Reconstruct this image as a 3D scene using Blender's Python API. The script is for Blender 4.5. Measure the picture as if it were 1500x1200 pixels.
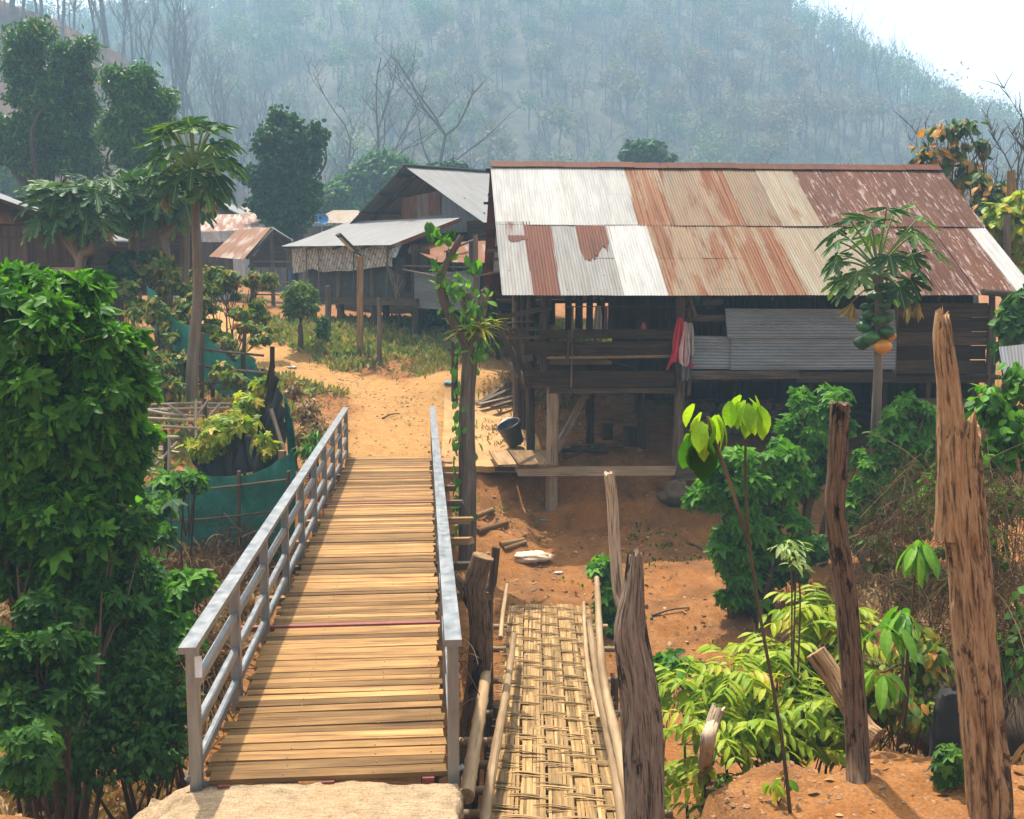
import bpy, math, random
import numpy as np
from mathutils import Vector
for o in list(bpy.data.objects): bpy.data.objects.remove(o)
SC = bpy.context.scene
COL = SC.collection
R = math.radians
# ------------------------------------------------------------------ camera
H = 3.2
F = 1500.0
TH = math.atan(172/1500)
cd = bpy.data.cameras.new('camera'); cam = bpy.data.objects.new('camera', cd); COL.objects.link(cam)
cam.location = (0, 0, H); cam.rotation_euler = (math.pi/2-TH, 0, 0)
cd.sensor_width = 36; cd.lens = 36; cd.clip_start = .1; cd.clip_end = 3000
SC.camera = cam
# ------------------------------------------------------------------ light
SUN = Vector((-.19, .36, 1)).normalized()
SUN_EL = math.asin(SUN.z); SUN_ROT = math.atan2(SUN.x, SUN.y)
w = bpy.data.worlds.new('World'); SC.world = w; w.use_nodes = True
nt = w.node_tree; bg = nt.nodes['Background']
sky = nt.nodes.new('ShaderNodeTexSky'); sky.sky_type = 'NISHITA'; sky.sun_disc = False
sky.sun_elevation = SUN_EL; sky.sun_rotation = SUN_ROT
sky.air_density = 1.0; sky.dust_density = 6.0; sky.ozone_density = 1.0; sky.altitude = 400
hs = nt.nodes.new('ShaderNodeHueSaturation'); hs.inputs['Saturation'].default_value = .25; hs.inputs['Value'].default_value = 1.0
nt.links.new(sky.outputs[0], hs.inputs['Color']); nt.links.new(hs.outputs[0], bg.inputs['Color'])
bg.inputs['Strength'].default_value = .15
sd = bpy.data.lights.new('sun', 'SUN'); sd.energy = 3.9; sd.angle = R(.9); sd.color = (1, .93, .82)
so = bpy.data.objects.new('sun', sd); COL.objects.link(so); so.location = (0, 0, 60)
so.rotation_euler = (-SUN).to_track_quat('-Z', 'Y').to_euler()
SC.view_settings.view_transform = 'Standard'; SC.view_settings.look = 'None'
SC.view_settings.exposure = 1.24; SC.view_settings.gamma = 1
cy = SC.cycles
cy.use_denoising = True
cy.max_bounces = 6; cy.diffuse_bounces = 4; cy.glossy_bounces = 2; cy.transmission_bounces = 3; cy.volume_bounces = 1
cy.transparent_max_bounces = 4; cy.caustics_reflective = False; cy.caustics_refractive = False
# ------------------------------------------------------------------ helpers
def ray(px, py):
    u = (px-750)/F; v = (600-py)/F; c, s = math.cos(TH), math.sin(TH)
    return u, c+s*v, c*v-s
def P(px, py, Y):
    u, y, z = ray(px, py); t = Y/y
    return np.array((u*t, Y, H+z*t))
def tag(o, label=None, cat=None, group=None, kind=None):
    if label: o['label'] = label
    if cat: o['category'] = cat
    if group: o['group'] = group
    if kind: o['kind'] = kind
    return o
def empty(name, loc, label, cat, group=None):
    o = bpy.data.objects.new(name, None); COL.objects.link(o); o.location = tuple(float(c) for c in loc)
    o.empty_display_size = .2
    return tag(o, label, cat, group)
def wloc(o):
    r = np.zeros(3)
    while o is not None: r = r+np.array(o.location); o = o.parent
    return r
def rnd_hash(ix, iy, iz, seed):
    n = (ix*374761393 + iy*668265263 + iz*2147483647 + seed*1274126177) & 0xffffffff
    n = ((n ^ (n >> 13))*1274126177) & 0xffffffff
    return ((n ^ (n >> 16)) & 0xffff)/65535.0
def vnoise(x, y, z=0, seed=0):
    x = np.asarray(x, float); y = np.asarray(y, float); z = np.zeros_like(x)+z
    ix, iy, iz = (np.floor(a).astype(np.int64) for a in (x, y, z))
    fx, fy, fz = x-ix, y-iy, z-iz
    fx, fy, fz = (f*f*(3-2*f) for f in (fx, fy, fz))
    r = 0
    for a in (0, 1):
        for b in (0, 1):
            for c in (0, 1):
                wgt = (fx if a else 1-fx)*(fy if b else 1-fy)*(fz if c else 1-fz)
                r = r + wgt*rnd_hash(ix+a, iy+b, iz+c, seed)
    return r*2-1
def fbm(x, y, z=0, seed=0, oct=4):
    r = 0; a = 1.0; f = 1.0
    for k in range(oct):
        r = r + a*vnoise(np.asarray(x)*f, np.asarray(y)*f, np.asarray(z)*f, seed+k); a *= .5; f *= 2.03
    return r
def nrm(a):
    a = np.asarray(a, float); return a/np.maximum(np.linalg.norm(a, axis=-1, keepdims=True), 1e-9)
class MB:
    """collects shapes and links them as one mesh object"""
    def __init__(s):
        s.V = []; s.G = []; s.T = []; s.L = []; s.C = []; s.M = []; s.n = 0
    def add(s, v, faces, v_t=.5, gr=None, mi=0):
        v = np.asarray(v, float).reshape(-1, 3); m = len(v)
        s.V.append(v); s.G.append(np.asarray(gr, float).reshape(-1, 3) if gr is not None else v.copy())
        s.T.append(np.zeros(m)+v_t)
        if isinstance(faces, np.ndarray):
            s.L.append((faces+s.n).ravel()); s.C.append(np.full(len(faces), faces.shape[1])); s.M.append(np.full(len(faces), mi))
        else:
            s.L.append(np.array([i+s.n for f in faces for i in f], dtype=np.int64)); s.C.append(np.array([len(f) for f in faces]))
            s.M.append(np.full(len(faces), mi))
        s.n += m
    def box(s, c, ax, ay, az, t=None, mi=0, jit=0):
        """box at centre c with half-extent vectors ax (length / grain), ay, az"""
        c, ax, ay, az = (np.asarray(a, float) for a in (c, ax, ay, az))
        sg = np.array([(-1,-1,-1),(1,-1,-1),(1,1,-1),(-1,1,-1),(-1,-1,1),(1,-1,1),(1,1,1),(-1,1,1)], float)
        if jit: sg = sg*(1+RN.uniform(-jit, jit, (8, 3)))
        v = c+sg[:, :1]*ax+sg[:, 1:2]*ay+sg[:, 2:]*az
        g = sg*np.array([np.linalg.norm(ax), np.linalg.norm(ay), np.linalg.norm(az)])+RN.uniform(-20, 20, 3)
        s.add(v, [(0,3,2,1),(4,5,6,7),(0,1,5,4),(1,2,6,5),(2,3,7,6),(3,0,4,7)], RN.random() if t is None else t, g, mi)
    def bar(s, a, b, wd, th, up=(0,0,1), t=None, mi=0, jit=0):
        a, b = np.asarray(a, float), np.asarray(b, float); d = b-a; x = nrm(d)
        y = np.cross(np.asarray(up, float), x)
        if np.linalg.norm(y) < 1e-3: y = np.cross((1, 0, 0), x)
        y = nrm(y); z = np.cross(x, y)
        s.box((a+b)/2, d/2, y*wd/2, z*th/2, t, mi, jit)
    def tube(s, pts, rad, n=8, t=None, cap=True, rough=0, mi=0, seed=0, flat=1.0):
        pts = np.asarray(pts, float); m = len(pts); rad = np.zeros(m)+np.asarray(rad, float)
        tg = np.gradient(pts, axis=0); tg = nrm(tg)
        ref = np.array((1., 0, 0)) if abs(tg[0][0]) < .8 else np.array((0, 1., 0))
        ang = np.arange(n)/n*2*math.pi; vs = []; gs = []; off = RN.uniform(-20, 20, 3)
        sl = np.concatenate([[0], np.cumsum(np.linalg.norm(np.diff(pts, axis=0), axis=1))])
        for i in range(m):
            y = nrm(ref-np.dot(ref, tg[i])*tg[i]); z = np.cross(tg[i], y); ref = y
            rr = np.full(n, rad[i])
            if rough: rr = rr*(1+rough*fbm(np.cos(ang)*1.6+off[0], np.sin(ang)*1.6, sl[i]/max(rad.max(), .01)*.35+seed, seed, 3))
            ca, sa = np.cos(ang)*rr, np.sin(ang)*rr*flat
            vs.append(pts[i]+ca[:, None]*y+sa[:, None]*z)
            gs.append(np.stack([np.full(n, sl[i]), ca, sa], 1)+off)
        v = np.concatenate(vs); g = np.concatenate(gs)
        i0 = np.arange(m-1)[:, None]*n+np.arange(n)[None]; j = np.arange(m-1)[:, None]*n+(np.arange(n)[None]+1) % n
        q = np.stack([i0, j, j+n, i0+n], -1).reshape(-1, 4)
        tv = RN.random() if t is None else t
        s.add(v, q, tv, g, mi)
        if cap:
            for e, rev in ((0, True), (m-1, False)):
                f = tuple(range(n)); ring = vs[e]
                s.add(ring, [f[::-1] if rev else f], tv, gs[e], mi)
    def grid(s, pts, t=.5, gr=None, mi=0):
        """pts (a, b, 3)"""
        a, b = pts.shape[:2]; i = np.arange(a-1)[:, None]*b+np.arange(b-1)[None]
        s.add(pts.reshape(-1, 3), np.stack([i, i+1, i+b+1, i+b], -1).reshape(-1, 4), t, gr.reshape(-1, 3) if gr is not None else None, mi)
    def leaves(s, tm, pos, tip, nor, size, t, mi=0):
        pos = np.asarray(pos, float); N = len(pos)
        if N == 0: return
        Y = nrm(tip); Z = np.asarray(nor, float); Z = nrm(Z-(Z*Y).sum(1, keepdims=True)*Y); X = np.cross(Y, Z)
        tv, tf = tm; size = (np.zeros(N)+size)[:, None, None]
        v = pos[:, None]+size*(tv[None, :, 0:1]*X[:, None]+tv[None, :, 1:2]*Y[:, None]+tv[None, :, 2:3]*Z[:, None])
        k = len(tv); g = np.broadcast_to(tv[None], (N, k, 3))
        tt = np.repeat(np.zeros(N)+t, k)
        s.V.append(v.reshape(-1, 3)); s.G.append(g.reshape(-1, 3)); s.T.append(tt)
        for f in tf:
            fa = np.array(f)[None]+np.arange(N)[:, None]*k+s.n
            s.L.append(fa.ravel()); s.C.append(np.full(N, len(f))); s.M.append(np.full(N, mi))
        s.n += N*k
    def build(s, name, mats, parent=None, smooth=False, loc=None):
        me = bpy.data.meshes.new(name)
        if s.n:
            V = np.concatenate(s.V); L = np.concatenate(s.L); C = np.concatenate(s.C)
            G = np.concatenate(s.G); T = np.concatenate(s.T); M = np.concatenate(s.M)
            if parent is not None and loc is None:
                V = V-wloc(parent)
            if loc is not None: V = V-np.asarray(loc, float)
            me.vertices.add(len(V)); me.vertices.foreach_set('co', V.ravel())
            me.loops.add(len(L)); me.loops.foreach_set('vertex_index', L.astype(np.int32))
            me.polygons.add(len(C)); st = np.concatenate([[0], np.cumsum(C)[:-1]])
            me.polygons.foreach_set('loop_start', st.astype(np.int32))
            me.polygons.foreach_set('material_index', M.astype(np.int32))
            me.polygons.foreach_set('use_smooth', np.full(len(C), smooth))
            a = me.attributes.new('gr', 'FLOAT_VECTOR', 'POINT'); a.data.foreach_set('vector', G.ravel())
            a = me.attributes.new('v', 'FLOAT', 'POINT'); a.data.foreach_set('value', T)
            me.update(calc_edges=True); me.validate()
        for m in (mats if isinstance(mats, (list, tuple)) else [mats]): me.materials.append(m)
        o = bpy.data.objects.new(name, me); COL.objects.link(o)
        if parent is not None: o.parent = parent
        elif loc is not None: o.location = tuple(float(c) for c in loc)
        return o
RN = np.random.default_rng(7)
def bez(pts, n=12):
    """smooth curve through points (Catmull-Rom)"""
    p = np.asarray(pts, float); p = np.vstack([2*p[0]-p[1], p, 2*p[-1]-p[-2]]); out = []
    m = len(p)-3; k = max(2, n//m)
    for i in range(m):
        a, b, c, d = p[i:i+4]
        for j in range(k):
            t = j/k; out.append(.5*((2*b)+(c-a)*t+(2*a-5*b+4*c-d)*t*t+(3*b-a-3*c+d)*t**3))
    out.append(p[-2]); return np.array(out)
# ------------------------------------------------------------------ materials
def mat(name):
    m = bpy.data.materials.new(name); m.use_nodes = True; t = m.node_tree
    return m, t, t.nodes['Principled BSDF']
def N(t, typ, **kw):
    n = t.nodes.new(typ)
    for k, v in kw.items():
        if hasattr(n, k) and k not in ('Scale',): setattr(n, k, v)
        else: n.inputs[k].default_value = v
    return n
def ramp(t, fac, stops):
    n = t.nodes.new('ShaderNodeValToRGB'); e = n.color_ramp.elements
    while len(e) < len(stops): e.new(.5)
    for el, (p, c) in zip(e, stops):
        el.position = p; el.color = (*c, 1) if not np.isscalar(c) else (c, c, c, 1)
    t.links.new(fac, n.inputs[0]); return n.outputs[0]
def attr(t, nm):
    n = t.nodes.new('ShaderNodeAttribute'); n.attribute_name = nm; return n
def mapped(t, src, scale):
    n = t.nodes.new('ShaderNodeMapping'); n.inputs['Scale'].default_value = scale; t.links.new(src, n.inputs['Vector']); return n.outputs[0]
def noise(t, vec, scale, det=4, rough=.6):
    n = N(t, 'ShaderNodeTexNoise'); n.inputs['Scale'].default_value = scale; n.inputs['Detail'].default_value = det
    n.inputs['Roughness'].default_value = rough; t.links.new(vec, n.inputs['Vector']); return n.outputs['Fac']
def mixc(t, fac, a, b, mode='MIX'):
    n = t.nodes.new('ShaderNodeMix'); n.data_type = 'RGBA'; n.blend_type = mode
    for s, v in ((0, fac), (6, a), (7, b)):
        if hasattr(v, 'is_linked'): t.links.new(v, n.inputs[s])
        else: n.inputs[s].default_value = v if np.isscalar(v) else (*v, 1)
    return n.outputs[2]
def bump(t, h, strength=.4, dist=.02):
    n = N(t, 'ShaderNodeBump'); n.inputs['Strength'].default_value = strength; n.inputs['Distance'].default_value = dist
    t.links.new(h, n.inputs['Height']); return n.outputs[0]
def mth(t, op, a, b=0):
    n = t.nodes.new('ShaderNodeMath'); n.operation = op
    for i, v in enumerate((a, b)):
        if hasattr(v, 'is_linked'): t.links.new(v, n.inputs[i])
        else: n.inputs[i].default_value = v
    return n.outputs[0]
def wood(name, dark, mid, light, gs=1.0, crack=.5, rough=.8, vamt=.35):
    m, t, b = mat(name); g = attr(t, 'gr').outputs['Vector']; v = attr(t, 'v').outputs['Fac']
    f = noise(t, mapped(t, g, (1.2*gs, 22*gs, 22*gs)), 1, 6, .65)
    c = ramp(t, f, [(.25, dark), (.5, mid), (.75, light)])
    f2 = noise(t, mapped(t, g, (1.5, 4, 4)), 1, 4)
    c = mixc(t, ramp(t, f2, [(.35, .0), (.7, .55)]), c, dark)
    vv = ramp(t, v, [(0, 1-vamt), (1, 1+vamt*.4)])
    c = mixc(t, 1.0, c, vv, 'MULTIPLY')
    fc = noise(t, mapped(t, g, (1.5*gs, 45*gs, 45*gs)), 1, 3, .5)
    ck = ramp(t, fc, [(.3, 0.0), (.42, 1.0)])
    c = mixc(t, 1.0, c, mixc(t, crack, (1, 1, 1), ck), 'MULTIPLY')
    t.links.new(c, b.inputs['Base Color']); b.inputs['Roughness'].default_value = rough
    b.inputs['Specular IOR Level'].default_value = .12
    h = mixc(t, .5, f, ck); t.links.new(bump(t, h, .6, .008), b.inputs['Normal'])
    return m
def leafmat(name, stops, tr=.35, rough=.5, veins=None):
    m, t, b = mat(name); v = attr(t, 'v').outputs['Fac']; g = attr(t, 'gr').outputs['Vector']
    c = ramp(t, v, stops)
    f = noise(t, g, 3.5, 2); c = mixc(t, .5, c, mixc(t, 1, c, ramp(t, f, [(.3, .62), (.7, 1.3)]), 'MULTIPLY'))
    if veins:
        sx = N(t, 'ShaderNodeSeparateXYZ'); t.links.new(g, sx.inputs[0])
        ax = mth(t, 'ABSOLUTE', sx.outputs[0]); k = ramp(t, ax, [(.008, 1.0), (.03, 0.0)])
        c = mixc(t, mth(t, 'MULTIPLY', k, .55), c, veins)
    t.links.new(c, b.inputs['Base Color']); b.inputs['Roughness'].default_value = rough; b.inputs['Specular IOR Level'].default_value = .18
    tl = t.nodes.new('ShaderNodeBsdfTranslucent'); t.links.new(mixc(t, 1, c, (1.25, 1.3, .55), 'MULTIPLY'), tl.inputs[0])
    mx = t.nodes.new('ShaderNodeMixShader'); mx.inputs[0].default_value = tr
    t.links.new(b.outputs[0], mx.inputs[1]); t.links.new(tl.outputs[0], mx.inputs[2])
    t.links.new(mx.outputs[0], t.nodes['Material Output'].inputs[0]); return m
def plain(name, c, rough=.7, metal=0, var=.15, sc=8):
    m, t, b = mat(name); g = attr(t, 'gr').outputs['Vector']; v = attr(t, 'v').outputs['Fac']
    f = noise(t, g, sc, 5); k = mixc(t, 1, c, ramp(t, f, [(.3, 1-var*1.5), (.7, 1+var)]), 'MULTIPLY')
    k = mixc(t, 1, k, ramp(t, v, [(0, 1-var), (1, 1+var)]), 'MULTIPLY')
    t.links.new(k, b.inputs['Base Color']); b.inputs['Roughness'].default_value = rough; b.inputs['Metallic'].default_value = metal
    t.links.new(bump(t, f, .25, .01), b.inputs['Normal']); return m
# ------------------------------------------------------------------ terrain
CT = np.array([
 # near bank and ravine
 (-9,3,-.2),(-4,3,-.2),(-2,3,-.25),(2,3,-.2),(6,3,-.2),(10,3,-.1),(-9,6,-.2),(-5,6,-.2),(5,6.5,-.2),(9,6.5,-.1),(2.5,6.5,-.22),
 (-10,9,-1.6),(-6,9,-2.0),(-3,9,-2.3),(0,9.5,-2.5),(3,9.5,-2.2),(6,9.5,-1.5),(9,9,-.5),(13,9,.3),(-14,9,-.8),
 (-10,12,-1.3),(-6,12,-1.6),(-3,12,-2.2),(0,12,-2.4),(3,12,-2.2),(5,12,-1.8),(8,12,-.9),(12,12,.3),
 (-8,14,-1.2),(-4,14,-1.5),(-1.5,14,-1.7),(0,14.4,-1.62),(1.5,14.4,-1.65),(3,14,-1.7),(5,14,-1.5),(8,14,-.8),(12,14,.2),
 (-6,15.5,-1.0),(-4,15.5,-1.0),(0,16,-1.45),(2,16,-1.4),(4,16,-1.3),(7,16,-1.0),(10,16,-.3),
 (-8,16.5,-.2),(-5,16.6,-.1),(-3.6,16.5,-.9),(0,17.2,-1.25),(2,17.3,-1.3),(4,17.4,-1.25),(6,17.5,-1.1),(9,17.5,-.5),(12,17,.2),
 (-.6,18.2,-1.05),(.8,18.85,-1.02),(2,18.6,-1.0),(3.2,18.7,-.98),(5,18.8,-.8),(7,18.9,-.6),(9,19,-.2),(-.9,19.1,-.7),
 (-.7,19.75,-.2),(.8,19.8,-.2),(2,19.7,-.22),(4,19.8,-.25),(6,19.9,-.2),(9,20,0),(13,20,.5),
 (-1.6,17.5,-.95),(-1.6,18.5,-.6),(-2.0,19.4,-.15),(-3.3,19.2,-.2),(-1.6,19.95,-.03),(-2.4,19.95,-.03),(-3.2,19.95,-.03),(-4,19.5,.05),
 (-8,18.5,.2),(-6,18.5,.15),(-4.6,18.5,.15),(-12,18,.3),(-9,21,.9),(-6.7,21,.95),(-5,21.5,.45),(-3.8,22,.3),(-2.4,22,.22),(-1.2,22,.1),(.5,22,.05),(3,23,.2),(6,23.5,.2),(10,24,.5),
 (-7,24,1.15),(-5.6,26,1.0),(-4,24,.6),(-2.4,24.5,.72),(-1,24.2,.38),(0,24.3,.4),(2,24.5,.4),(1,26,1.0),(-1.3,25.2,.95),(-.5,25.35,1.0),(.4,25.5,1.05),(1.4,25.7,1.05),(-1.2,24.75,.5),(-.4,24.85,.52),(.5,24.9,.55),(1.5,25,.6),
 (-6.5,28,1.35),(-4.5,27.2,1.1),(-2.8,27,1.12),(-1.2,26.4,1.1),(.2,27,1.15),(2,27.6,1.2),(4,28,1.25),(10,28,1.0),
 (-7.5,30,1.5),(-5.5,28.9,1.65),(-3.3,28.4,1.45),(-1.8,28.6,1.75),(0,28.9,1.7),(-8.5,32,2.0),(-5.5,31,2.05),(-2.5,31,2.0),(0,31,1.9),
 (-10,26,1.4),(-14,24,1.6),(-13,30,2.1),(-6,34,2.2),(0,35,2.2),(5,33,1.8),(10,34,1.8),(16,28,1.5),(18,20,1.0),
 (-20,15,.5),(-20,8,-.3),(20,12,1.2),(20,6,.4),(-25,40,3),(0,45,2.4),(25,40,2.4),(-40,60,4),(0,70,3),(40,60,3.5),(0,110,4),(-100,100,5),(100,100,6),
 (-60,20,2),(60,20,3),(0,-20,1),(-60,-20,1),(60,-20,1),(0,200,6),(200,200,8),(-200,200,8)], float)
def _k(a, b): return np.sqrt(((a[:, None, :2]-b[None, :, :2])**2).sum(-1)+.02)
_n = len(CT); _A = np.zeros((_n+3, _n+3)); _A[:_n, :_n] = _k(CT, CT); _A[:_n, _n:] = np.c_[np.ones(_n), CT[:, :2]]; _A[_n:, :_n] = _A[:_n, _n:].T
_wt = np.linalg.solve(_A, np.r_[CT[:, 2], 0, 0, 0])
def sstep(a, b, x): t = np.clip((x-a)/(b-a), 0, 1); return t*t*(3-2*t)
def terr(x, y, fine=True):
    x = np.atleast_1d(np.asarray(x, float)); y = np.atleast_1d(np.asarray(y, float)); sh = x.shape
    q = np.c_[x.ravel(), y.ravel()]; z = np.empty(len(q))
    for i in range(0, len(q), 20000):
        qq = q[i:i+20000]; z[i:i+20000] = _k(qq, CT)@_wt[:_n]+_wt[_n]+qq@_wt[_n+1:]
    z = z.reshape(sh)
    far = np.clip(np.hypot(x, y-15)/220, 0, 1); z = z*(1-far)+np.clip(z, 2, 10)*far
    # near bank lip
    ch = sstep(-.75, -.45, x)*(1-sstep(1.05, 1.45, x))
    ey = np.where(x < .3, 6.9, 7.55)+.35*vnoise(x*1.3, y*0+3, 0, 5)+.15*vnoise(x*4, y*0, 0, 6)
    ey = ey*(1-ch)+3.2*ch
    wgt = 1-sstep(-.45, .5, y-ey)
    z = z*(1-wgt)+(-.22+.05*vnoise(x, y, 0, 9))*wgt
    cc = ch*(1-sstep(8.5, 9.5, y))*sstep(3.2, 3.8, y); z = z*(1-cc)+np.minimum(z, -1.5)*cc
    if fine:
        path = pathmask(x, y)
        amp = np.clip(np.hypot(x, y)/60, 1, 6)
        z = z+(.05*fbm(x*.8, y*.8, 0, 21, 3)+.022*fbm(x*3.1, y*3.1, 0, 31, 3))*(1-.85*path)*amp
        bank = sstep(16.9, 17.4, y)*(1-sstep(19.4, 19.8, y))*sstep(-1.6, -.6, x)*(1-sstep(9, 11, x)); z = z+bank*(.1*(1-np.abs(vnoise(x*1.7, y*1.3, 0, 91))*2)+.06*fbm(x*3.5, y*3.5, 0, 92, 3))
    return z
PATH1 = bez([(-2.4, 19.6), (-2.5, 22), (-3.0, 24.4), (-4.3, 25.6), (-5.6, 26.6), (-7.2, 29), (-9, 33), (-11, 40)], 60)
PATH2 = bez([(-2.5, 22.5), (-2.0, 24.6), (-.9, 26.0), (.6, 26.8), (3, 27.4), (7, 28.3), (14, 29)], 60)
def segdist(x, y, pl):
    d = np.full(np.shape(x), 1e9)
    for a, b in zip(pl[:-1], pl[1:]):
        e = b-a; t = np.clip(((x-a[0])*e[0]+(y-a[1])*e[1])/(e@e+1e-9), 0, 1)
        d = np.minimum(d, np.hypot(x-a[0]-t*e[0], y-a[1]-t*e[1]))
    return d
def pathmask(x, y):
    d = np.minimum(segdist(x, y, PATH1), segdist(x, y, PATH2)-.1)+.25*vnoise(np.asarray(x)*1.5, np.asarray(y)*1.5, 0, 77)
    return 1-sstep(.65, 1.25, d)
def th(x, y): return float(terr(np.array([x]), np.array([y]))[0])
def Gd(px, py, y0=5.5, y1=120):
    """where the ray through a point of the photo meets the ground"""
    u, yy, z = ray(px, py); Y = np.concatenate([np.arange(y0, 40, .05), np.arange(40, y1, .4)]); t = Y/yy
    hz = H+z*t; g = terr(u*t, Y); k = np.where(hz <= g)[0]
    k = k[0] if len(k) else len(Y)-1
    return np.array((u*t[k], Y[k], g[k]))
def gp(px, Y, dz=0):
    """ground point under photo column px at depth Y"""
    x = P(px, 600, Y)[0]; return np.array((x, Y, th(x, Y)+dz))
def axis(lo, hi, step, far_lo, far_hi, gr=1.14):
    a = list(np.arange(lo, hi, step)); s = step
    while a[-1] < far_hi: s *= gr; a.append(a[-1]+s)
    s = step; pre = [lo]
    while pre[-1] > far_lo: s *= gr; pre.append(pre[-1]-s)
    return np.array(pre[1:][::-1]+a)
def build_ground():
    xs = axis(-13, 12, .11, -1000, 1000); ys = axis(3, 33, .11, -300, 1200)
    X, Y = np.meshgrid(xs, ys); Z = terr(X, Y)
    b = MB(); pts = np.stack([X, Y, Z], -1); b.grid(pts, pathmask(X, Y).ravel())
    m, t, bs = mat('soil'); g = attr(t, 'gr').outputs['Vector']; pv = attr(t, 'v').outputs['Fac']
    n1 = noise(t, g, .55, 5, .6); n2 = noise(t, g, 4.5, 6, .7); n3 = noise(t, g, 38, 4, .7); n4 = noise(t, g, 1.6, 4)
    c = ramp(t, n2, [(.28, (.16, .062, .018)), (.5, (.27, .122, .042)), (.72, (.37, .187, .075))])
    c = mixc(t, ramp(t, n1, [(.35, 0), (.65, .6)]), c, (.29, .108, .026))
    c = mixc(t, ramp(t, n4, [(.46, 0), (.7, .7)]), c, (.12, .058, .026))
    pc = ramp(t, n2, [(.25, (.3, .152, .048)), (.55, (.4, .215, .074)), (.8, (.47, .275, .105))])
    c = mixc(t, pv, c, pc)
    c = mixc(t, 1, c, ramp(t, n3, [(.3, .6), (.55, 1.05), (.8, 1.25)]), 'MULTIPLY')
    t.links.new(c, bs.inputs['Base Color']); bs.inputs['Roughness'].default_value = .95; bs.inputs['Specular IOR Level'].default_value = .1
    hh = mixc(t, .5, n2, n3); t.links.new(bump(t, hh, .9, .06), bs.inputs['Normal'])
    o = b.build('ground', m, smooth=True); o['kind'] = 'structure'
build_ground()
# ------------------------------------------------------------------ footbridge
M_plank = wood('plank_wood', (.11, .055, .024), (.35, .188, .066), (.48, .285, .112), 1, .6, .75, .62)
M_old = wood('old_wood', (.04, .027, .018), (.12, .082, .053), (.22, .155, .1), 1, .6, .85, .5)
M_dark = wood('dark_wood', (.02, .011, .006), (.07, .04, .022), (.14, .085, .05), 1, .6, .85, .5)
M_grey = wood('grey_wood', (.07, .05, .036), (.19, .14, .1), (.32, .25, .185), 1, .6, .85, .4)
M_tan = wood('tan_wood', (.14, .075, .033), (.3, .18, .085), (.46, .3, .16), 1, .6, .8, .4)
M_lwood = wood('light_weathered_wood', (.16, .1, .06), (.34, .235, .145), (.46, .34, .23), 1, .55, .8, .3)
M_bamboo = wood('bamboo', (.16, .09, .034), (.36, .22, .088), (.5, .34, .16), .8, .35, .55, .45)
M_bpole = wood('bamboo_pole', (.16, .1, .05), (.36, .24, .13), (.52, .38, .23), .7, .3, .5, .4)
def steel(name, c, rough=.42):
    m, t, b = mat(name); g = attr(t, 'gr').outputs['Vector']
    f = noise(t, mapped(t, g, (3, 30, 30)), 1, 5); f2 = noise(t, g, 9, 4)
    k = mixc(t, ramp(t, f, [(.3, 0), (.7, 1)]), tuple(x*.72 for x in c), c)
    k = mixc(t, ramp(t, f2, [(.58, 0), (.75, .5)]), k, (.3, .22, .16))
    t.links.new(k, b.inputs['Base Color']); b.inputs['Metallic'].default_value = .75
    t.links.new(ramp(t, f2, [(.3, rough-.12), (.7, rough+.15)]), b.inputs['Roughness']); return m
M_steel = steel('galvanised_steel', (.27, .278, .282)); M_red = plain('red_oxide_steel', (.2, .045, .03), .6)
A0, A1 = np.array((-2.02, 6.41, 0.)), np.array((-3.2, 19.93, 0.)); BD = nrm(A1-A0); BN = np.array((BD[1], -BD[0], 0)); BL = np.linalg.norm(A1-A0); BW = 1.585
def bp(s, wv, z=0): return A0+BD*s+BN*wv+np.array((0, 0, z))
UPZ = np.array((0, 0, 1.))
fb = empty('footbridge', bp(BL/2, BW/2, 0), 'plank footbridge with two galvanised steel railings running away over the gully', 'footbridge')
dk = MB(); s = 0.02
while s < BL-.02:
    wd = RN.uniform(.105, .15); wd = min(wd, BL-s)
    l = RN.uniform(-.045, .03); r = BW+RN.uniform(-.03, .02)
    dz = RN.uniform(-.006, .004); sk = RN.normal(0, .006)
    dk.box(bp(s+wd/2, (l+r)/2, -.017+dz), BN*(r-l)/2+BD*sk, BD*(wd/2-RN.uniform(.003, .011)), UPZ*.016+BD*0, jit=.012)
    s += wd
dk.build('deck', M_plank, fb)
nails = MB()
for wv in (-.0+.09, .5, 1.1, BW-.09):
    for k in range(int(BL/.13)):
        c = bp(k*.13+.06+RN.uniform(-.02, .02), wv+RN.uniform(-.012, .012), .003)
        nails.tube([c-UPZ*.004, c+UPZ*.002], .0045, 5, .5)
nails.build('nails', M_steel, fb)
for s in (3.15, 8.9):
    b = MB(); b.bar(bp(s, -.32, -.012), bp(s, BW+.06, -.012), .06, .05, t=.5); b.build('steel_joint', M_red, fb)
for s in np.arange(4.4, BL, 1.25):
    b = MB(); b.bar(bp(s, -.2-.15*RN.random(), -.12), bp(s, BW+.42+.25*RN.random(), -.12), .1, .09, jit=.05); b.build('cross_beam', M_old if RN.random() < .4 else M_tan, fb)
for wv in (.12, .8, BW-.12):
    b = MB(); b.bar(bp(0, wv, -.07), bp(BL, wv, -.07), .08, .07, t=.3); b.build('stringer', M_red, fb)
for s in (3.2, 6.5, 10):
    for wv in (0.1, BW-.1):
        c = bp(s, wv); b = MB(); b.tube([(c[0], c[1], th(c[0], c[1])-.3), (c[0], c[1], -.1)], .09, 10, rough=.06); b.build('support_post', M_old, fb)
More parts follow.
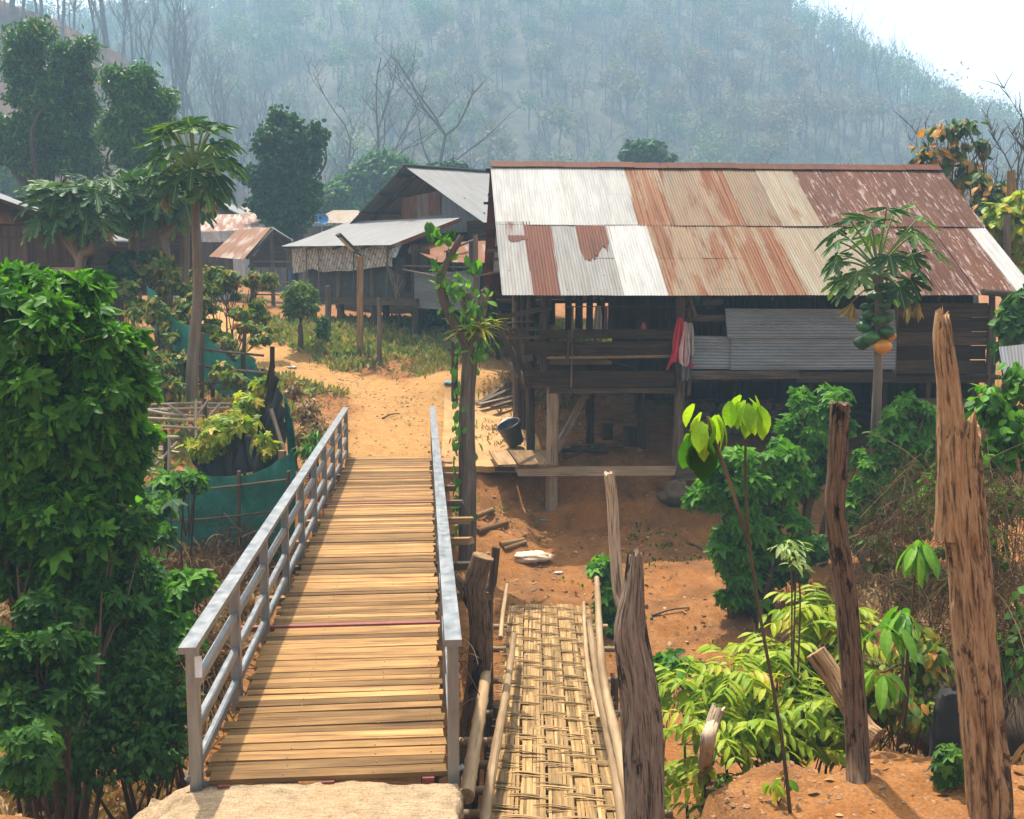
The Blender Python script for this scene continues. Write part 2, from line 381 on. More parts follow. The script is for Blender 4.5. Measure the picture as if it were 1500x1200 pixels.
def railing(wv, side):
    rt = MB(); rt.bar(bp(-.12, wv, .935), bp(BL+.05, wv, .935), .11, .045, t=.5); top = rt.build('railing', M_steel, fb)
    for k in range(10):
        s = min(k*1.5+.02, BL-.03); b = MB()
        b.bar(bp(s, wv, -.16), bp(s, wv, .912), .075, .075, up=BD, t=.4); p = b.build('post', M_steel, top)
        if k < 9:
            for zz in (.64, .355, .1):
                c = MB(); e = min(s+1.5, BL-.03); c.bar(bp(s+.04, wv, zz), bp(e-.04, wv, zz), .05, .06, t=.45); c.build('middle_rail', M_steel, top)
        wl = MB()
        for zz in (.64, .355, .1): wl.bar(bp(s+.03, wv-.03, zz-.035), bp(s+.045, wv+.03, zz-.035), .02, .02, t=.6)
        wl.build('weld', M_steel, p)
    b = MB(); b.bar(bp(.1, wv+.12*side, .035-.12), bp(-.02, wv-.06*side, .045), .03, .03, t=.5); b.build('anchor_bolt', M_steel, top)
    return top
rl = railing(-.055, 1); rr_ = railing(BW+.05, -1)
b = MB(); b.bar(bp(-.015, -.011, .86), bp(-.015, -.011, .72), .045, .006, up=BD); b.build('sticker', plain('white_sticker', (.6, .6, .62), .5), rl)
# ------------------------------------------------------------------ concrete ramp
def concrete(name, c):
    m, t, b = mat(name); g = attr(t, 'gr').outputs['Vector']
    n1 = noise(t, g, 1.3, 4); n2 = noise(t, g, 9, 6, .7); n3 = noise(t, mapped(t, g, (6, 90, 20)), 1, 3)
    k = ramp(t, n2, [(.25, tuple(x*.55 for x in c)), (.55, c), (.8, tuple(min(1, x*1.25) for x in c))])
    k = mixc(t, ramp(t, n1, [(.45, 0), (.7, .65)]), k, (.36, .21, .1))
    k = mixc(t, 1, k, ramp(t, n3, [(.3, .75), (.6, 1.1)]), 'MULTIPLY')
    t.links.new(k, b.inputs['Base Color']); b.inputs['Roughness'].default_value = .9; b.inputs['Specular IOR Level'].default_value = .15
    n4 = noise(t, g, 70, 4, .7); k2 = mixc(t, 1, k, ramp(t, n4, [(.32, .55), (.5, 1), (.7, 1.25)]), 'MULTIPLY'); t.links.new(k2, b.inputs['Base Color'])
    t.links.new(bump(t, mixc(t, .5, n2, n4), 1, .02), b.inputs['Normal']); return m
M_conc = concrete('rough_concrete', (.36, .25, .145))
def slab():
    nx, ny = 130, 150; b = MB()
    U, V = np.meshgrid(np.linspace(0, 1, nx), np.linspace(0, 1, ny))
    y = 3.0+V*(6.5-3.0); xl = -2.5+.12*vnoise(y*2.2, 0*y, 0, 3)+.05*vnoise(y*8, 0*y, 0, 4); xr = -.34-.1*(1-V)+.05*vnoise(y*3, 0*y+9, 0, 4)+.02*vnoise(y*12, 0*y, 0, 8)
    yy = y+.05*vnoise(U*14, 0*U, 0, 12)*V
    x = xl*(1-U)+xr*U
    edge = np.minimum(np.minimum((x-xl), (xr-x)), 9-y)
    left = np.clip((-1.93-x)/.4, 0, 1)
    z = -.045+.4*np.clip(6.42-y, 0, .08)+.008*fbm(x*3, y*3, 0, 40, 3)+.006*fbm(x*14, y*14, 0, 41, 3)+.012*(6.4-y)-.05*np.clip(1-edge/.02, 0, 1)**2-.12*left**1.5+left*.06*fbm(x*5, y*5, 0, 44, 4)
    pts = np.stack([x, yy, z], -1); b.grid(pts, .5)
    for e in (pts[0], pts[-1], pts[:, 0], pts[:, -1]):
        d = e.copy(); d[:, 2] = -.9; d[:, :2] += 0.02*RN.normal(0, 1, (len(e), 2)); b.grid(np.stack([e, d]), .5)
    o = b.build('concrete_ramp', M_conc, smooth=True, loc=(-1.4, 5, 0)); tag(o, 'rough concrete ramp at the near end of the plank footbridge', 'ramp')
slab()
# ------------------------------------------------------------------ woven bamboo bridge
WB0, WB1 = np.array((.36, 5.2, -.8)), np.array((.55, 14.8, -1.42)); WD = nrm(WB1-WB0); WN = nrm(np.cross(WD, UPZ)); WUP = np.cross(WN, WD); WL = np.linalg.norm(WB1-WB0)
def wp(s, wv, z=0): return WB0+WD*s+WN*wv+WUP*z+np.array((0, 0, -.12*math.sin(math.pi*s/WL)))
bb = empty('bamboo_bridge', (.45, 10, -1.2), 'old woven split bamboo walkway beside the railed plank bridge', 'footbridge')
def weave():
    wf = MB(); HWD = .6
    bands = np.linspace(-HWD, HWD, 6); rowh = .24; nr = int(WL/rowh); rj = RN.uniform(-.045, .045, nr)
    for i in range(nr):                                     # cross slats, in bundles that pass over and under the long strips
        for q in range(5):
            s = i*rowh+rj[i]+q*.021+RN.uniform(-.012, .012); ph = i % 2
            ws = np.linspace(-HWD-RN.uniform(.0, .09), HWD+RN.uniform(0, .07), 16)
            if RN.random() < .12: continue
            zz = .012*np.cos((ws+HWD)/(2*HWD)*5*math.pi+ph*math.pi)+RN.uniform(-.003, .003)
            bow = RN.normal(0, .01)+RN.normal(0, .018)*ws/.6+.012*RN.normal()*np.sin(ws*4); pts = np.array([wp(s+bw_, a, z+.004*q % .01) for a, z, bw_ in zip(ws, zz, np.zeros(16)+bow)])
            e = WD*RN.uniform(.006, .012); g0 = RN.uniform(-20, 20, 3)
            gr = np.stack([np.stack([ws, np.zeros(16), np.zeros(16)], -1), np.stack([ws, np.zeros(16)+.025, np.zeros(16)], -1)])+g0
            up = WUP*.004
            wf.grid(np.stack([pts-e, pts+e]), RN.random(), gr)
            wf.grid(np.stack([pts+e, pts+e-up]), .2, gr)
            wf.grid(np.stack([pts-e-up, pts-e]), .2, gr)
    for bnd in range(5):                                    # long strips
        for q in range(8):
            wv = bands[bnd]+.012+q*(bands[1]-bands[0]-.02)/8+.01
            seg = 0.0
            while seg < WL:
                L_ = RN.uniform(1.2, 2.6); s1 = min(WL, seg+L_); ss = np.linspace(seg, s1, max(4, int((s1-seg)/.07)))
                zz = -.012*np.cos(ss/rowh*math.pi+bnd*math.pi)+RN.uniform(-.002, .003)
                wvv = wv+RN.uniform(-.006, .006)+.006*np.sin(ss*2+q)
                pts = np.array([wp(a, c, z) for a, c, z in zip(ss, wvv, zz)]); e = WN*RN.uniform(.0125, .0155)
                g0 = RN.uniform(-20, 20, 3); o0 = np.zeros(len(ss))
                wf.grid(np.stack([pts-e, pts+e]), RN.random(), np.stack([np.stack([ss, o0, o0], -1), np.stack([ss, o0+.022, o0], -1)])+g0)
                seg = s1-.12 if s1 < WL else WL
    wf.build('woven_deck', M_bamboo, bb)
weave()
def pole(pts, r0, r1, matr, parent, name='bamboo_pole', n=10, knots=True, rough=.03):
    c = bez(pts, 40); L_ = np.concatenate([[0], np.cumsum(np.linalg.norm(np.diff(c, axis=0), axis=1))]); L_ /= L_[-1]
    r = r0+(r1-r0)*L_
    if knots:
        k = np.zeros(len(c)); k[::4] = 1; r = r*(1+.12*k)
    b = MB(); b.tube(c, r, n, rough=rough); return b.build(name, matr, parent, smooth=True)
for q, r0, r1 in (([(683, 1167, 7.7), (697, 1080, 8.7), (712, 985, 10.6), (717, 913, 12.6)], .062, .05), ([(706, 1230, 7.3), (722, 1120, 8.4), (742, 1010, 10.2), (753, 930, 12.2)], .045, .036),
                  ([(733, 935, 12.3), (737, 895, 13.3), (743, 857, 14.4)], .03, .026), ([(938, 1240, 6.5), (905, 1090, 8.0), (882, 980, 9.8), (874, 847, 12.6)], .05, .034),
                  ([(918, 1240, 6.9), (897, 1110, 8.3), (877, 1010, 10), (863, 910, 12.4)], .042, .034), ([(878, 1055, 9.3), (863, 987, 10.8), (857, 930, 12.4), (855, 883, 14.2)], .03, .024)):
    pole([P(*a_) for a_ in q], r0, r1, M_bpole, bb, 'edge_pole')
for s in (1.0, 2.2, 3.0, 3.5, 4.1, 4.7, 5.5, 6.6, 7.8, 8.8):
    a = RN.uniform(.75, 1.0); c = RN.uniform(.75, 1.0)
    pole([wp(s, -a, -.09), wp(s+.05, c, -.09)], .042, .038, M_bpole, bb, 'cross_pole', 8, False)
for s, wv in ((2.4, -.66), (5.2, -.62), (2.9, .74), (6.2, .7)):
    c = wp(s, wv); pole([(c[0], c[1], th(c[0], c[1])-.3), c+UPZ*.1], .05, .045, M_old, bb, 'support_stake', 8, False)
# ------------------------------------------------------------------ metal roofing
def tin(name, base, rust_c, amt, streak=1.0, flecks=None, met=.25, brown=None):
    m, t, b = mat(name); g = attr(t, 'gr').outputs['Vector']; v = attr(t, 'v').outputs['Fac']
    f = noise(t, mapped(t, g, (3.2, .55, 1)), 1, 7, .62); f2 = noise(t, mapped(t, g, (9, 1.1, 1)), 1, 5, .6); f3 = noise(t, g, 30, 3)
    k = ramp(t, f2, [(.3, tuple(x*.72 for x in base)), (.6, base), (.8, tuple(min(.9, x*1.12) for x in base))])
    sel = mth(t, 'ADD', f, mth(t, 'MULTIPLY', mth(t, 'SUBTRACT', f3, .5), .12))
    sel = mth(t, 'ADD', sel, mth(t, 'MULTIPLY', mth(t, 'SUBTRACT', v, .5), .16))
    rc = ramp(t, f2, [(.3, tuple(x*.6 for x in rust_c)), (.7, rust_c)])
    k = mixc(t, ramp(t, sel, [(1-amt-.05, 0), (1-amt+.05, 1)]), k, rc)
    if streak:
        st = noise(t, mapped(t, g, (17, .22, 1)), 1, 5, .7)
        k = mixc(t, mth(t, 'MULTIPLY', ramp(t, st, [(.42, 0), (.62, 1)]), .7*streak), k, (.2, .115, .055))
    if flecks:
        ff = noise(t, mapped(t, g, (15, 2.2, 1)), 1, 7, .72)
        k = mixc(t, ramp(t, ff, [(.55, 0), (.585, 1)]), k, flecks)
    spots = N(t, 'ShaderNodeTexVoronoi'); spots.inputs['Scale'].default_value = 2.2; t.links.new(g, spots.inputs['Vector'])
    k = mixc(t, ramp(t, spots.outputs['Distance'], [(.03, .8), (.06, 0)]), k, (.08, .035, .02))
    k = mixc(t, 1, k, ramp(t, v, [(0, .86), (1, 1.08)]), 'MULTIPLY')
    t.links.new(k, b.inputs['Base Color']); b.inputs['Roughness'].default_value = .72; b.inputs['Metallic'].default_value = met*.5
    b.inputs['Specular IOR Level'].default_value = .15
    t.links.new(bump(t, f3, .15, .01), b.inputs['Normal']); return m
RUST = (.14, .033, .005); DRUST = (.075, .016, .005)
T_white = tin('white_tin', (.37, .355, .33), RUST, .22, .12, met=0)
T_grey = tin('grey_tin', (.235, .23, .215), RUST, .3, .35)
T_tan = tin('streaked_tin', (.185, .135, .09), RUST, .48, 1.0)
T_pale = tin('pale_streaked_tin', (.25, .21, .155), (.18, .09, .04), .36, .9)
T_rust = tin('rusted_tin', DRUST, (.1, .027, .009), .45, .4, flecks=(.25, .175, .145), met=0)
T_brown = tin('brown_rusted_tin', (.105, .028, .011), DRUST, .35, .2, met=0)
T_dull = tin('dull_tin', (.19, .195, .2), (.2, .12, .08), .3, .3)
T_wall = tin('wall_tin', (.27, .3, .32), (.17, .1, .07), .33, .4, met=.4)
def corr(mb, c0, c1, c2, c3, pitch=.058, amp=.0058, sag=0, t=.5, rows=10, thick=.002, per=5, ph=0, jag=0):
    """corrugated quad: c0-c1 top edge, c3-c2 bottom edge; ribs run from the top edge to the bottom one"""
    c0, c1, c2, c3 = (np.asarray(c, float) for c in (c0, c1, c2, c3))
    wd = max(np.linalg.norm(c1-c0), np.linalg.norm(c2-c3)); nu = max(4, int(wd/pitch*per)); ln = np.linalg.norm(c3-c0)
    U, V = np.meshgrid(np.linspace(0, 1, nu), np.linspace(0, 1, rows), indexing='ij')
    if jag: V = V*(1+jag*(fbm(U*5, U*0, 0, 17, 4)-.2))
    u, v = U[..., None], V[..., None]
    p = (c0*(1-u)+c1*u)*(1-v)+(c3*(1-u)+c2*u)*v
    nn = nrm(np.cross(c1-c0, c3-c0)); nn = nn if nn[2] > 0 or abs(nn[2]) < 1e-6 else -nn
    off = amp*np.sin(U*wd/pitch*2*math.pi+ph)-sag*np.sin(V*math.pi)+.006*fbm(U*wd*1.2, V*ln*1.2, 0, int(RN.integers(999)), 2)
    p = p+nn*off[..., None]; g0 = RN.uniform(-30, 30, 3)
    g = np.stack([U*wd, V*ln, U*0], -1)+g0
    mb.grid(p, t, g)
    q = p-nn*thick
    for a in ((p[:, -1], q[:, -1]), (p[:, 0], q[:, 0])): mb.grid(np.stack(a), t, np.stack([g[:, -1], g[:, -1]]))
def quad_slab(mb, c, th_, t=.5):
    c = np.asarray(c, float); n = nrm(np.cross(c[1]-c[0], c[3]-c[0])); d = c-n*th_
    v = np.concatenate([c, d]); g = np.array([(0, 0, 0), (np.linalg.norm(c[1]-c[0]), 0, 0), (np.linalg.norm(c[1]-c[0]), np.linalg.norm(c[3]-c[0]), 0), (0, np.linalg.norm(c[3]-c[0]), 0)])
    mb.add(v, [(0,1,2,3),(7,6,5,4),(4,5,1,0),(5,6,2,1),(6,7,3,2),(7,4,0,3)], t, np.concatenate([g, g])+RN.uniform(-9, 9, 3))
# ------------------------------------------------------------------ the stilt house
ha = R(4.0); HU = np.array((math.cos(ha), math.sin(ha), 0)); HV = np.array((-math.sin(ha), math.cos(ha), 0))
E0 = P(735, 430, 18.4); E0[2] = 3.17; HW = 9.9; HB = 4.1; RZ = 5.93
def hp(u, v, z): r = E0+HU*u+HV*v; return np.array((r[0], r[1], z))
sh = empty('stilt_house', hp(HW/2, HB, -.2), 'big wooden stilt house with rust streaked tin roof behind the gully', 'house')
def hz(u, v): q = hp(u, v, 0); return th(q[0], q[1])
def hbar(u0, v0, z0, u1, v1, z1, wd, thk, mt, name, up=(0, 0, 1), jit=.04, parent=None, t=None):
    b = MB(); b.bar(hp(u0, v0, z0), hp(u1, v1, z1), wd, thk, up, t, 0, jit); return b.build(name, mt, parent or sh)
def hpost(u, v, z0, z1, r, mt, name='post', lean=0, parent=None):
    b = MB(); zs = np.linspace(0, 1, 12); a = hp(u, v, z0); e = hp(u+lean, v, z1)
    b.tube(a+(e-a)*zs[:, None]+np.c_[.012*np.sin(zs*5+u*3), 0*zs, 0*zs], r*(1-.1*zs), 10, rough=.12, seed=int(u*100)); return b.build(name, mt, parent or sh, smooth=True)
# roof: every sheet is a sub-part of the roof frame
rf = MB()
for uu in np.linspace(.25, HW-.25, 7):
    rf.bar(hp(uu, .02, E0[2]-.09), hp(uu, HB, RZ-.1), .06, .1); rf.bar(hp(uu, 2*HB, E0[2]-.09), hp(uu, HB, RZ-.1), .06, .1)
for f in (.04, .25, .5, .75, .97):
    for sgn in (0, 1):
        v = f*HB if not sgn else 2*HB-f*HB
        rf.bar(hp(-.1, v, E0[2]+(RZ-E0[2])*f-.045), hp(HW+.05, v, E0[2]+(RZ-E0[2])*f-.045), .08, .05)
roof = rf.build('roof_frame', M_dark, sh)
ZM = E0[2]+(RZ-E0[2])*.5
def sheets(row, spec):
    v0, z0, v1, z1 = ((HB-.03, RZ, HB*.5-.08, ZM-.053+.012) if row else (HB*.5+.06, ZM+.04-.008, -.08, E0[2]-.03))
    for (a, c, mt) in spec:
        n = max(1, round((c-a)*HW/.78))
        for k in range(n):
            ua = (a+(c-a)*k/n)*HW; ub = (a+(c-a)*(k+1)/n)*HW+.05; dz = RN.uniform(0, .006)
            m = MB(); e = RN.uniform(-.035, .03)
            corr(m, hp(ua, v0, z0+dz), hp(ub, v0, z0+dz), hp(ub, v1+e, z1+dz), hp(ua, v1+e, z1+dz), t=RN.random(), rows=14, ph=RN.uniform(0, 6))
            m.build('roof_sheet', mt, roof, smooth=True)
sheets(1, [(0, .286, T_white), (.286, .58, T_tan), (.58, .66, T_pale), (.66, 1, T_rust)])
sheets(0, [(0, .052, T_grey), (.052, .106, T_brown), (.106, .155, T_grey), (.155, .222, T_grey), (.222, .298, T_white), (.298, .56, T_tan), (.56, .745, T_pale), (.745, .962, T_rust), (.962, 1.0, T_white)])
# odd rust patches nailed over the lower row
for (u0, u1, f0, f1, mt) in ((.158, .218, .96, .54, T_brown), (.052-.03, .06, .8, .72, T_brown)):
    m = MB(); zz = lambda f: E0[2]+(ZM-E0[2])*f+.014
    corr(m, hp(u0*HW, HB*.5*f0, zz(f0)), hp(u1*HW, HB*.5*f0, zz(f0)), hp(u1*HW, HB*.5*f1, zz(f1)), hp(u0*HW, HB*.5*f1, zz(f1)), t=.6, rows=6, jag=.3); m.build('roof_patch', mt, roof, smooth=True)
for sgn in (1,):
    m = MB(); k = 0
    while k < 13:
        ua = k*HW/13; ub = (k+1)*HW/13+.06; l = RN.uniform(-.01, .012)
        m.box((hp(ua, HB-.1, RZ+.0+l)+hp(ub, HB-.1, RZ+.0+l))/2, (hp(ub, 0, 0)-hp(ua, 0, 0))/2, nrm(hp(0, HB, RZ)-hp(0, 0, E0[2]))*.12, np.array((0, 0, .004)), t=RN.random())
        m.box((hp(ua, HB+.1, RZ+.0+l)+hp(ub, HB+.1, RZ+.0+l))/2, (hp(ub, 0, 0)-hp(ua, 0, 0))/2, nrm(hp(0, HB, RZ)-hp(0, 2*HB, E0[2]))*.12, np.array((0, 0, .004)), t=RN.random())
        k += 1
    m.build('ridge_cap', T_brown, roof)
m = MB(); corr(m, hp(0, HB+.03, RZ), hp(HW, HB+.03, RZ), hp(HW, 2*HB+.1, E0[2]-.03), hp(0, 2*HB+.1, E0[2]-.03), t=.5, rows=6, per=4); m.build('back_roof', T_brown, roof, smooth=True)
# gable infill on the left end
for k, f in enumerate((.2, .42, .64)):
    v0 = HB*(f+.12); m = MB(); z0 = E0[2]+(RZ-E0[2])*f-.06
    corr(m, hp(.22, v0+.45, z0+.5), hp(.22, 2*HB-v0-.45, z0+.5), hp(.22, 2*HB-v0+.3, z0), hp(.22, v0-.3, z0), t=.3, rows=3, per=5); m.build('gable_sheet', T_dull, sh, smooth=True)
FZ = 1.58                                                   # floor level
PV = .55                                                    # main front post line
# floor and walls
b = MB()
for k in range(26): b.box(hp(.55+k*.36+.17, 3.9 if k > 6 else 1.6, FZ-.03), HV*(3.35 if k > 6 else 1.05), HU*.172, UPZ*.02)
b.build('floor', M_dark, sh)
b = MB()
for k in range(9, 30): b.box(hp(.6+k*.31, 7.3+.01*(k%2), (FZ+3.3)/2), UPZ*(3.3-FZ)/2+UPZ*.25, HU*.158, HV*.015)
b.build('back_wall', M_dark, sh)
b = MB()
for k in range(18): b.box(hp(3.9+k*.31, 6.2+.01*(k%2), .6), UPZ*1.0, HU*.158, HV*.015)
for k in range(18): b.box(hp(9.3+.01*(k%2), .9+k*.31, .6), UPZ*1.0, HV*.158, HU*.015)
b.build('underfloor_screen', M_dark, sh)  # dark planks added to cover the sunlit ground showing behind the stilts
b = MB()
for k in range(16):
    if k > 0: b.box(hp(9.2+.01*(k%2), .75+k*.41, 2.45), UPZ*.95, HV*.21, HU*.015)
b.build('side_wall', M_dark, sh)
b = MB()
for uu, wd in ((1.9, .07), (2.13, .08), (2.36, .07), (2.6, .09), (2.86, .1)):
    b.box(hp(uu-.25, 3.6, 2.85), UPZ*.45, HU*wd, HV*.012, jit=.03)
b.build('slat_screen', M_dark, sh)
b = MB()
for k in range(4): b.box(hp(2.95+k*.22, 2.2, 2.45), UPZ*.9, HU*.105, HV*.015, jit=.02)
for k in range(5): b.box(hp(3.8, 2.4+k*.3, 2.45), UPZ*.9, HV*.145, HU*.015)
b.build('inner_wall', M_old, sh)
# posts
hpost(.98, PV, hz(.98, PV)-.3, 1.58, .125, M_lwood, 'front_post'); hpost(.86, PV+.22, 1.5, 3.2, .1, M_old, 'upper_post')
hpost(.68, PV+1.3, hz(.68, PV+1.3)-.2, 3.5, .09, M_old); hpost(.5, PV+2.6, hz(.5, PV+2.6)-.2, 4.2, .09, M_old); hpost(.75, 4.1, hz(.75, 4.1)-.2, RZ-.2, .1, M_dark)
hpost(3.38, PV, hz(3.38, PV)-.3, 3.1, .11, M_old, 'front_post')
hpost(5.9, PV+.1, hz(5.9, PV)-.3, 3.1, .1, M_dark, 'front_post'); hpost(8.6, PV+.1, hz(8.6, PV)-.3, 3.1, .1, M_dark, 'front_post')
for uu, vv in ((1.9, 2.0), (3.0, 2.2), (2.3, 5), (3.5, 5.2), (5.2, 3), (7.1, 3), (9.0, 3), (5, 6.5), (7.5, 6.5), (1.2, 7), (3.6, 7.2)): hpost(uu, vv, hz(uu, vv)-.2, FZ-.05, .085, M_dark)
# balcony boards and beams on the front
hbar(.75, PV-.14, 2.43, 3.25, PV-.14, 2.43, .03, .17, M_dark, 'railing_board'); hbar(.45, PV-.17, 2.17, 3.2, PV-.17, 2.17, .035, .24, M_dark, 'railing_board')
hbar(.85, PV-.2, 2.0, 3.22, PV-.2, 2.02, .07, .05, M_tan, 'railing_ledge')
hbar(.45, PV-.15, 1.6, 3.25, PV-.15, 1.6, .06, .31, M_dark, 'floor_beam'); hbar(.9, PV-.1, 1.39, 3.25, PV-.1, 1.37, .07, .1, M_old, 'floor_beam')
hbar(.5, PV-.2, 1.55, .5, PV+6.5, 1.5, .07, .16, M_dark, 'floor_beam'); hbar(3.4, PV+.15, 1.48, 3.4, PV+6.5, 1.48, .07, .16, M_dark, 'floor_beam')
for vv in (2.0, 5.0): hbar(.6, vv, 1.46, 9.3, vv, 1.46, .08, .16, M_dark, 'floor_beam')
# left side shelf and braces
hbar(-.28, PV+.3, 3.25, .62, PV+.5, 1.7, .12, .05, M_old, 'brace', up=(0, 1, 0)); hbar(-.2, PV+1, 3.3, .55, PV+1.1, 1.3, .1, .05, M_old, 'brace', up=(0, 1, 0))
hbar(-.05, PV+.2, 2.72, .95, PV+.1, 2.92, .06, .09, M_old, 'shelf_rail'); hbar(.15, PV+.2, 2.5, 1.0, PV+.2, 2.52, .08, .07, M_old, 'shelf_rail'); hbar(.15, PV+.15, 2.36, .75, PV+.1, 2.36, .08, .06, M_old, 'shelf_rail')
hbar(.2, PV+.5, 2.62, .7, PV+.9, 2.62, .3, .03, M_grey, 'shelf_board'); hbar(.42, PV+.3, 2.5, .55, PV+.3, 1.9, .2, .03, M_grey, 'side_board', up=(0, 1, 0))
for vv, zz in ((.9, 4.0), (1.7, 4.45), (2.6, 4.95)): hbar(-.18, vv, zz-.45, .5, vv, zz-.45, .07, .06, M_old, 'purlin_end')
hbar(-.42, PV+.25, 3.5, .25, PV+.3, 3.62, .16, .03, M_grey, 'eave_board'); hbar(-.12, PV+.25, 3.42, -.02, PV+.3, 1.95, .07, .07, M_dark, 'side_post', up=(0, 1, 0))
hbar(1.3, PV-.22, 1.45, 1.32, PV-.22, 2.95, .035, .03, M_old, 'rail_stake', up=(0, 1, 0)); hbar(1.22, PV-.24, 1.95, 1.26, PV-.24, 2.5, .06, .02, M_old, 'rail_stake', up=(0, 1, 0))
# right front: tin panels, window opening, planks
def panel(u0, u1, z0, z1, v, mt, name='tin_panel', sk=0, t=.5):
    m = MB(); corr(m, hp(u0, v, z0), hp(u0+sk, v, z1), hp(u1+sk, v, z1-.02), hp(u1, v, z0-.01), t=t, rows=14, amp=.012); m.build(name, mt, sh, smooth=True)
panel(4.22, 7.45, 2.35, 2.9, PV-.2, T_wall, sk=-.06, t=.6); panel(4.3, 7.47, 1.76, 2.37, PV-.16, T_wall, t=.45); panel(3.48, 4.32, 1.78, 2.4, PV-.12, T_wall, t=.7)
hbar(3.35, PV-.1, 1.66, 5.6, PV-.1, 1.66, .06, .16, M_grey, 'sill_beam'); hbar(5.6, PV-.08, 1.6, 7.5, PV-.08, 1.6, .06, .2, M_old, 'sill_beam'); hbar(7.5, PV-.05, 1.55, 9.35, PV-.05, 1.55, .06, .14, M_dark, 'sill_beam')
hbar(3.46, PV-.1, 2.72, 4.3, PV-.1, 2.72, .08, .12, M_old, 'window_rail'); hbar(3.55, PV+.2, 2.93, 4.3, PV+.2, 2.93, .3, .03, M_dark, 'window_shelf')
hbar(3.52, PV-.2, 1.3, 3.5, PV-.2, 2.95, .06, .04, M_old, 'window_post', up=(0, 1, 0)); hbar(3.62, PV-.15, 2.75, 3.5, PV-.1, 3.15, .06, .05, M_old, 'window_post', up=(0, 1, 0))
for k in range(5):
    hbar(7.5, PV-.02, 1.78+k*.27, 9.3, PV-.02, 1.78+k*.27, .03, .258, M_dark if k % 2 else M_old, 'wall_plank', t=RN.uniform(.0, .5))
hbar(7.48, PV-.08, 1.5, 7.48, PV-.08, 3.1, .07, .05, M_old, 'wall_post', up=(0, 1, 0)); hbar(9.35, PV-.05, 1.3, 9.35, PV-.05, 3.1, .08, .06, M_old, 'wall_post', up=(0, 1, 0))
for uu, z in ((6.1, 1.15), (7.35, 1.25), (8.2, 1.3), (9.1, 1.25)): hbar(uu, PV, z-1.9, uu, PV, 1.55, .09, .08, M_dark, 'stilt', up=(0, 1, 0))
hbar(7.6, PV-.1, 1.1, 9.9, PV-.1, 1.05, .04, .2, M_old, 'low_plank'); hbar(8.2, PV-.1, .75, 9.9, PV-.1, .7, .04, .25, M_dark, 'low_plank')
# sill plank along the yard edge
hbar(.3, PV-.14, -.12, 3.3, PV-.14, -.14, .06, .17, M_lwood, 'ground_sill', t=.9); hbar(3.3, PV-.1, -.2, 5.2, PV-.1, -.22, .06, .25, M_old, 'ground_sill')
# stair
def stair():
    a0, a1 = (.95, 1.2, -.05), (2.0, 2.3, 1.5)
    for d in (-.3, .3):
        hbar(a0[0]+d*.0+.12*(d > 0), a0[1]+d, a0[2], a1[0]+.12*(d > 0), a1[1]+d, a1[2], .045, .17, M_lwood, 'stair_stringer', up=(0, 0, 1))
    for k in range(6):
        f = (k+.7)/6.4; c = [a0[i]+(a1[i]-a0[i])*f for i in range(3)]
        hbar(c[0]+.02, c[1]-.28, c[2]+.02, c[0]+.14, c[1]+.28, c[2]+.02, .2, .03, M_lwood, 'stair_step')
stair()
# firewood stacked under the house: every billet is a thing
fw0 = None
for k in range(40):
    c = hp(4.15+.2*(k % 10)+.1*((k//10) % 2)+RN.uniform(-.02, .02), 3.1+RN.uniform(-.06, .06), hz(4.9, 3.1)+.1+.175*(k//10))
    if fw0 is None:
        b = MB(); b.tube([c-HV*.3, c, c+HV*.3], [.095, .1, .095], 9, rough=.15); fw0 = b.build('firewood_billet', M_old, smooth=True, loc=c); o = fw0
    else: o = fw0.copy(); COL.objects.link(o); o.location = tuple(c); o.rotation_euler = (0, RN.uniform(0, 6), ha)
    tag(o, 'round dark billet in the firewood stack in the shade under the house', 'firewood', 'firewood billets under the house')
for k, (u0, v0, u1, v1) in enumerate(((1.0, 1.7, 2.2, 1.5), (1.3, 1.4, 2.3, 1.9), (1.5, 1.9, 2.6, 2.0))):
    a, c = hp(u0, v0, hz(u0, v0)+.06), hp(u1, v1, hz(u1, v1)+.08); b = MB(); b.tube(bez([a, (a+c)/2+UPZ*.03, c], 8), .035, 7, rough=.1)
    tag(b.build('stick', M_old, smooth=True, loc=a), ['dark stick nearest the stair foot under the house', 'dark stick crossing over the others under the stair', 'dark stick furthest right of the stair foot'][k], 'stick')
# yard pad, bench planks
M_pad = plain('packed_earth_pad', (.4, .22, .078), .95, 0, .2, 3)
def pad():
    c = [hp(-1.1, 1.05, -.12), hp(.9, 1.05, -.14), hp(1.0, 6.6, .28), hp(-1.0, 6.6, .3)]
    n = 40; U, V = np.meshgrid(np.linspace(0, 1, n), np.linspace(0, 1, n)); u, v = U[..., None], V[..., None]
    p = (c[0]*(1-u)+c[1]*u)*(1-v)+(c[3]*(1-u)+c[2]*u)*v
    p[..., 2] += .012*fbm(p[..., 0]*2, p[..., 1]*2, 0, 3, 3); p[..., 1] += .04*vnoise(U*9, U*0, 0, 8)*(1-V)
    p[..., 2] = np.maximum(p[..., 2], terr(p[..., 0], p[..., 1])+.012)
    b = MB(); b.grid(p); e = p[0].copy(); e[:, 2] -= .12; b.grid(np.stack([e, p[0]])); e = p[:, 0].copy(); e[:, 2] -= .3; b.grid(np.stack([p[:, 0], e]))
    o = b.build('yard_pad', M_pad, smooth=True); o['kind'] = 'structure'
pad()
bench = empty('plank_platform', hp(.4, .9, -.05), 'two wide tan planks laid as a platform at the foot of the house stair', 'platform')
for uu in (.12, .52, .88):
    b = MB(); b.bar(hp(uu, .35, .0), hp(uu-.1, 1.7, .06), .36, .045, jit=.03); b.build('plank', M_tan, bench)
b = MB(); b.bar(hp(-.1, .45, -.07), hp(1.1, .45, -.07), .1, .08); b.build('bearer', M_dark, bench)
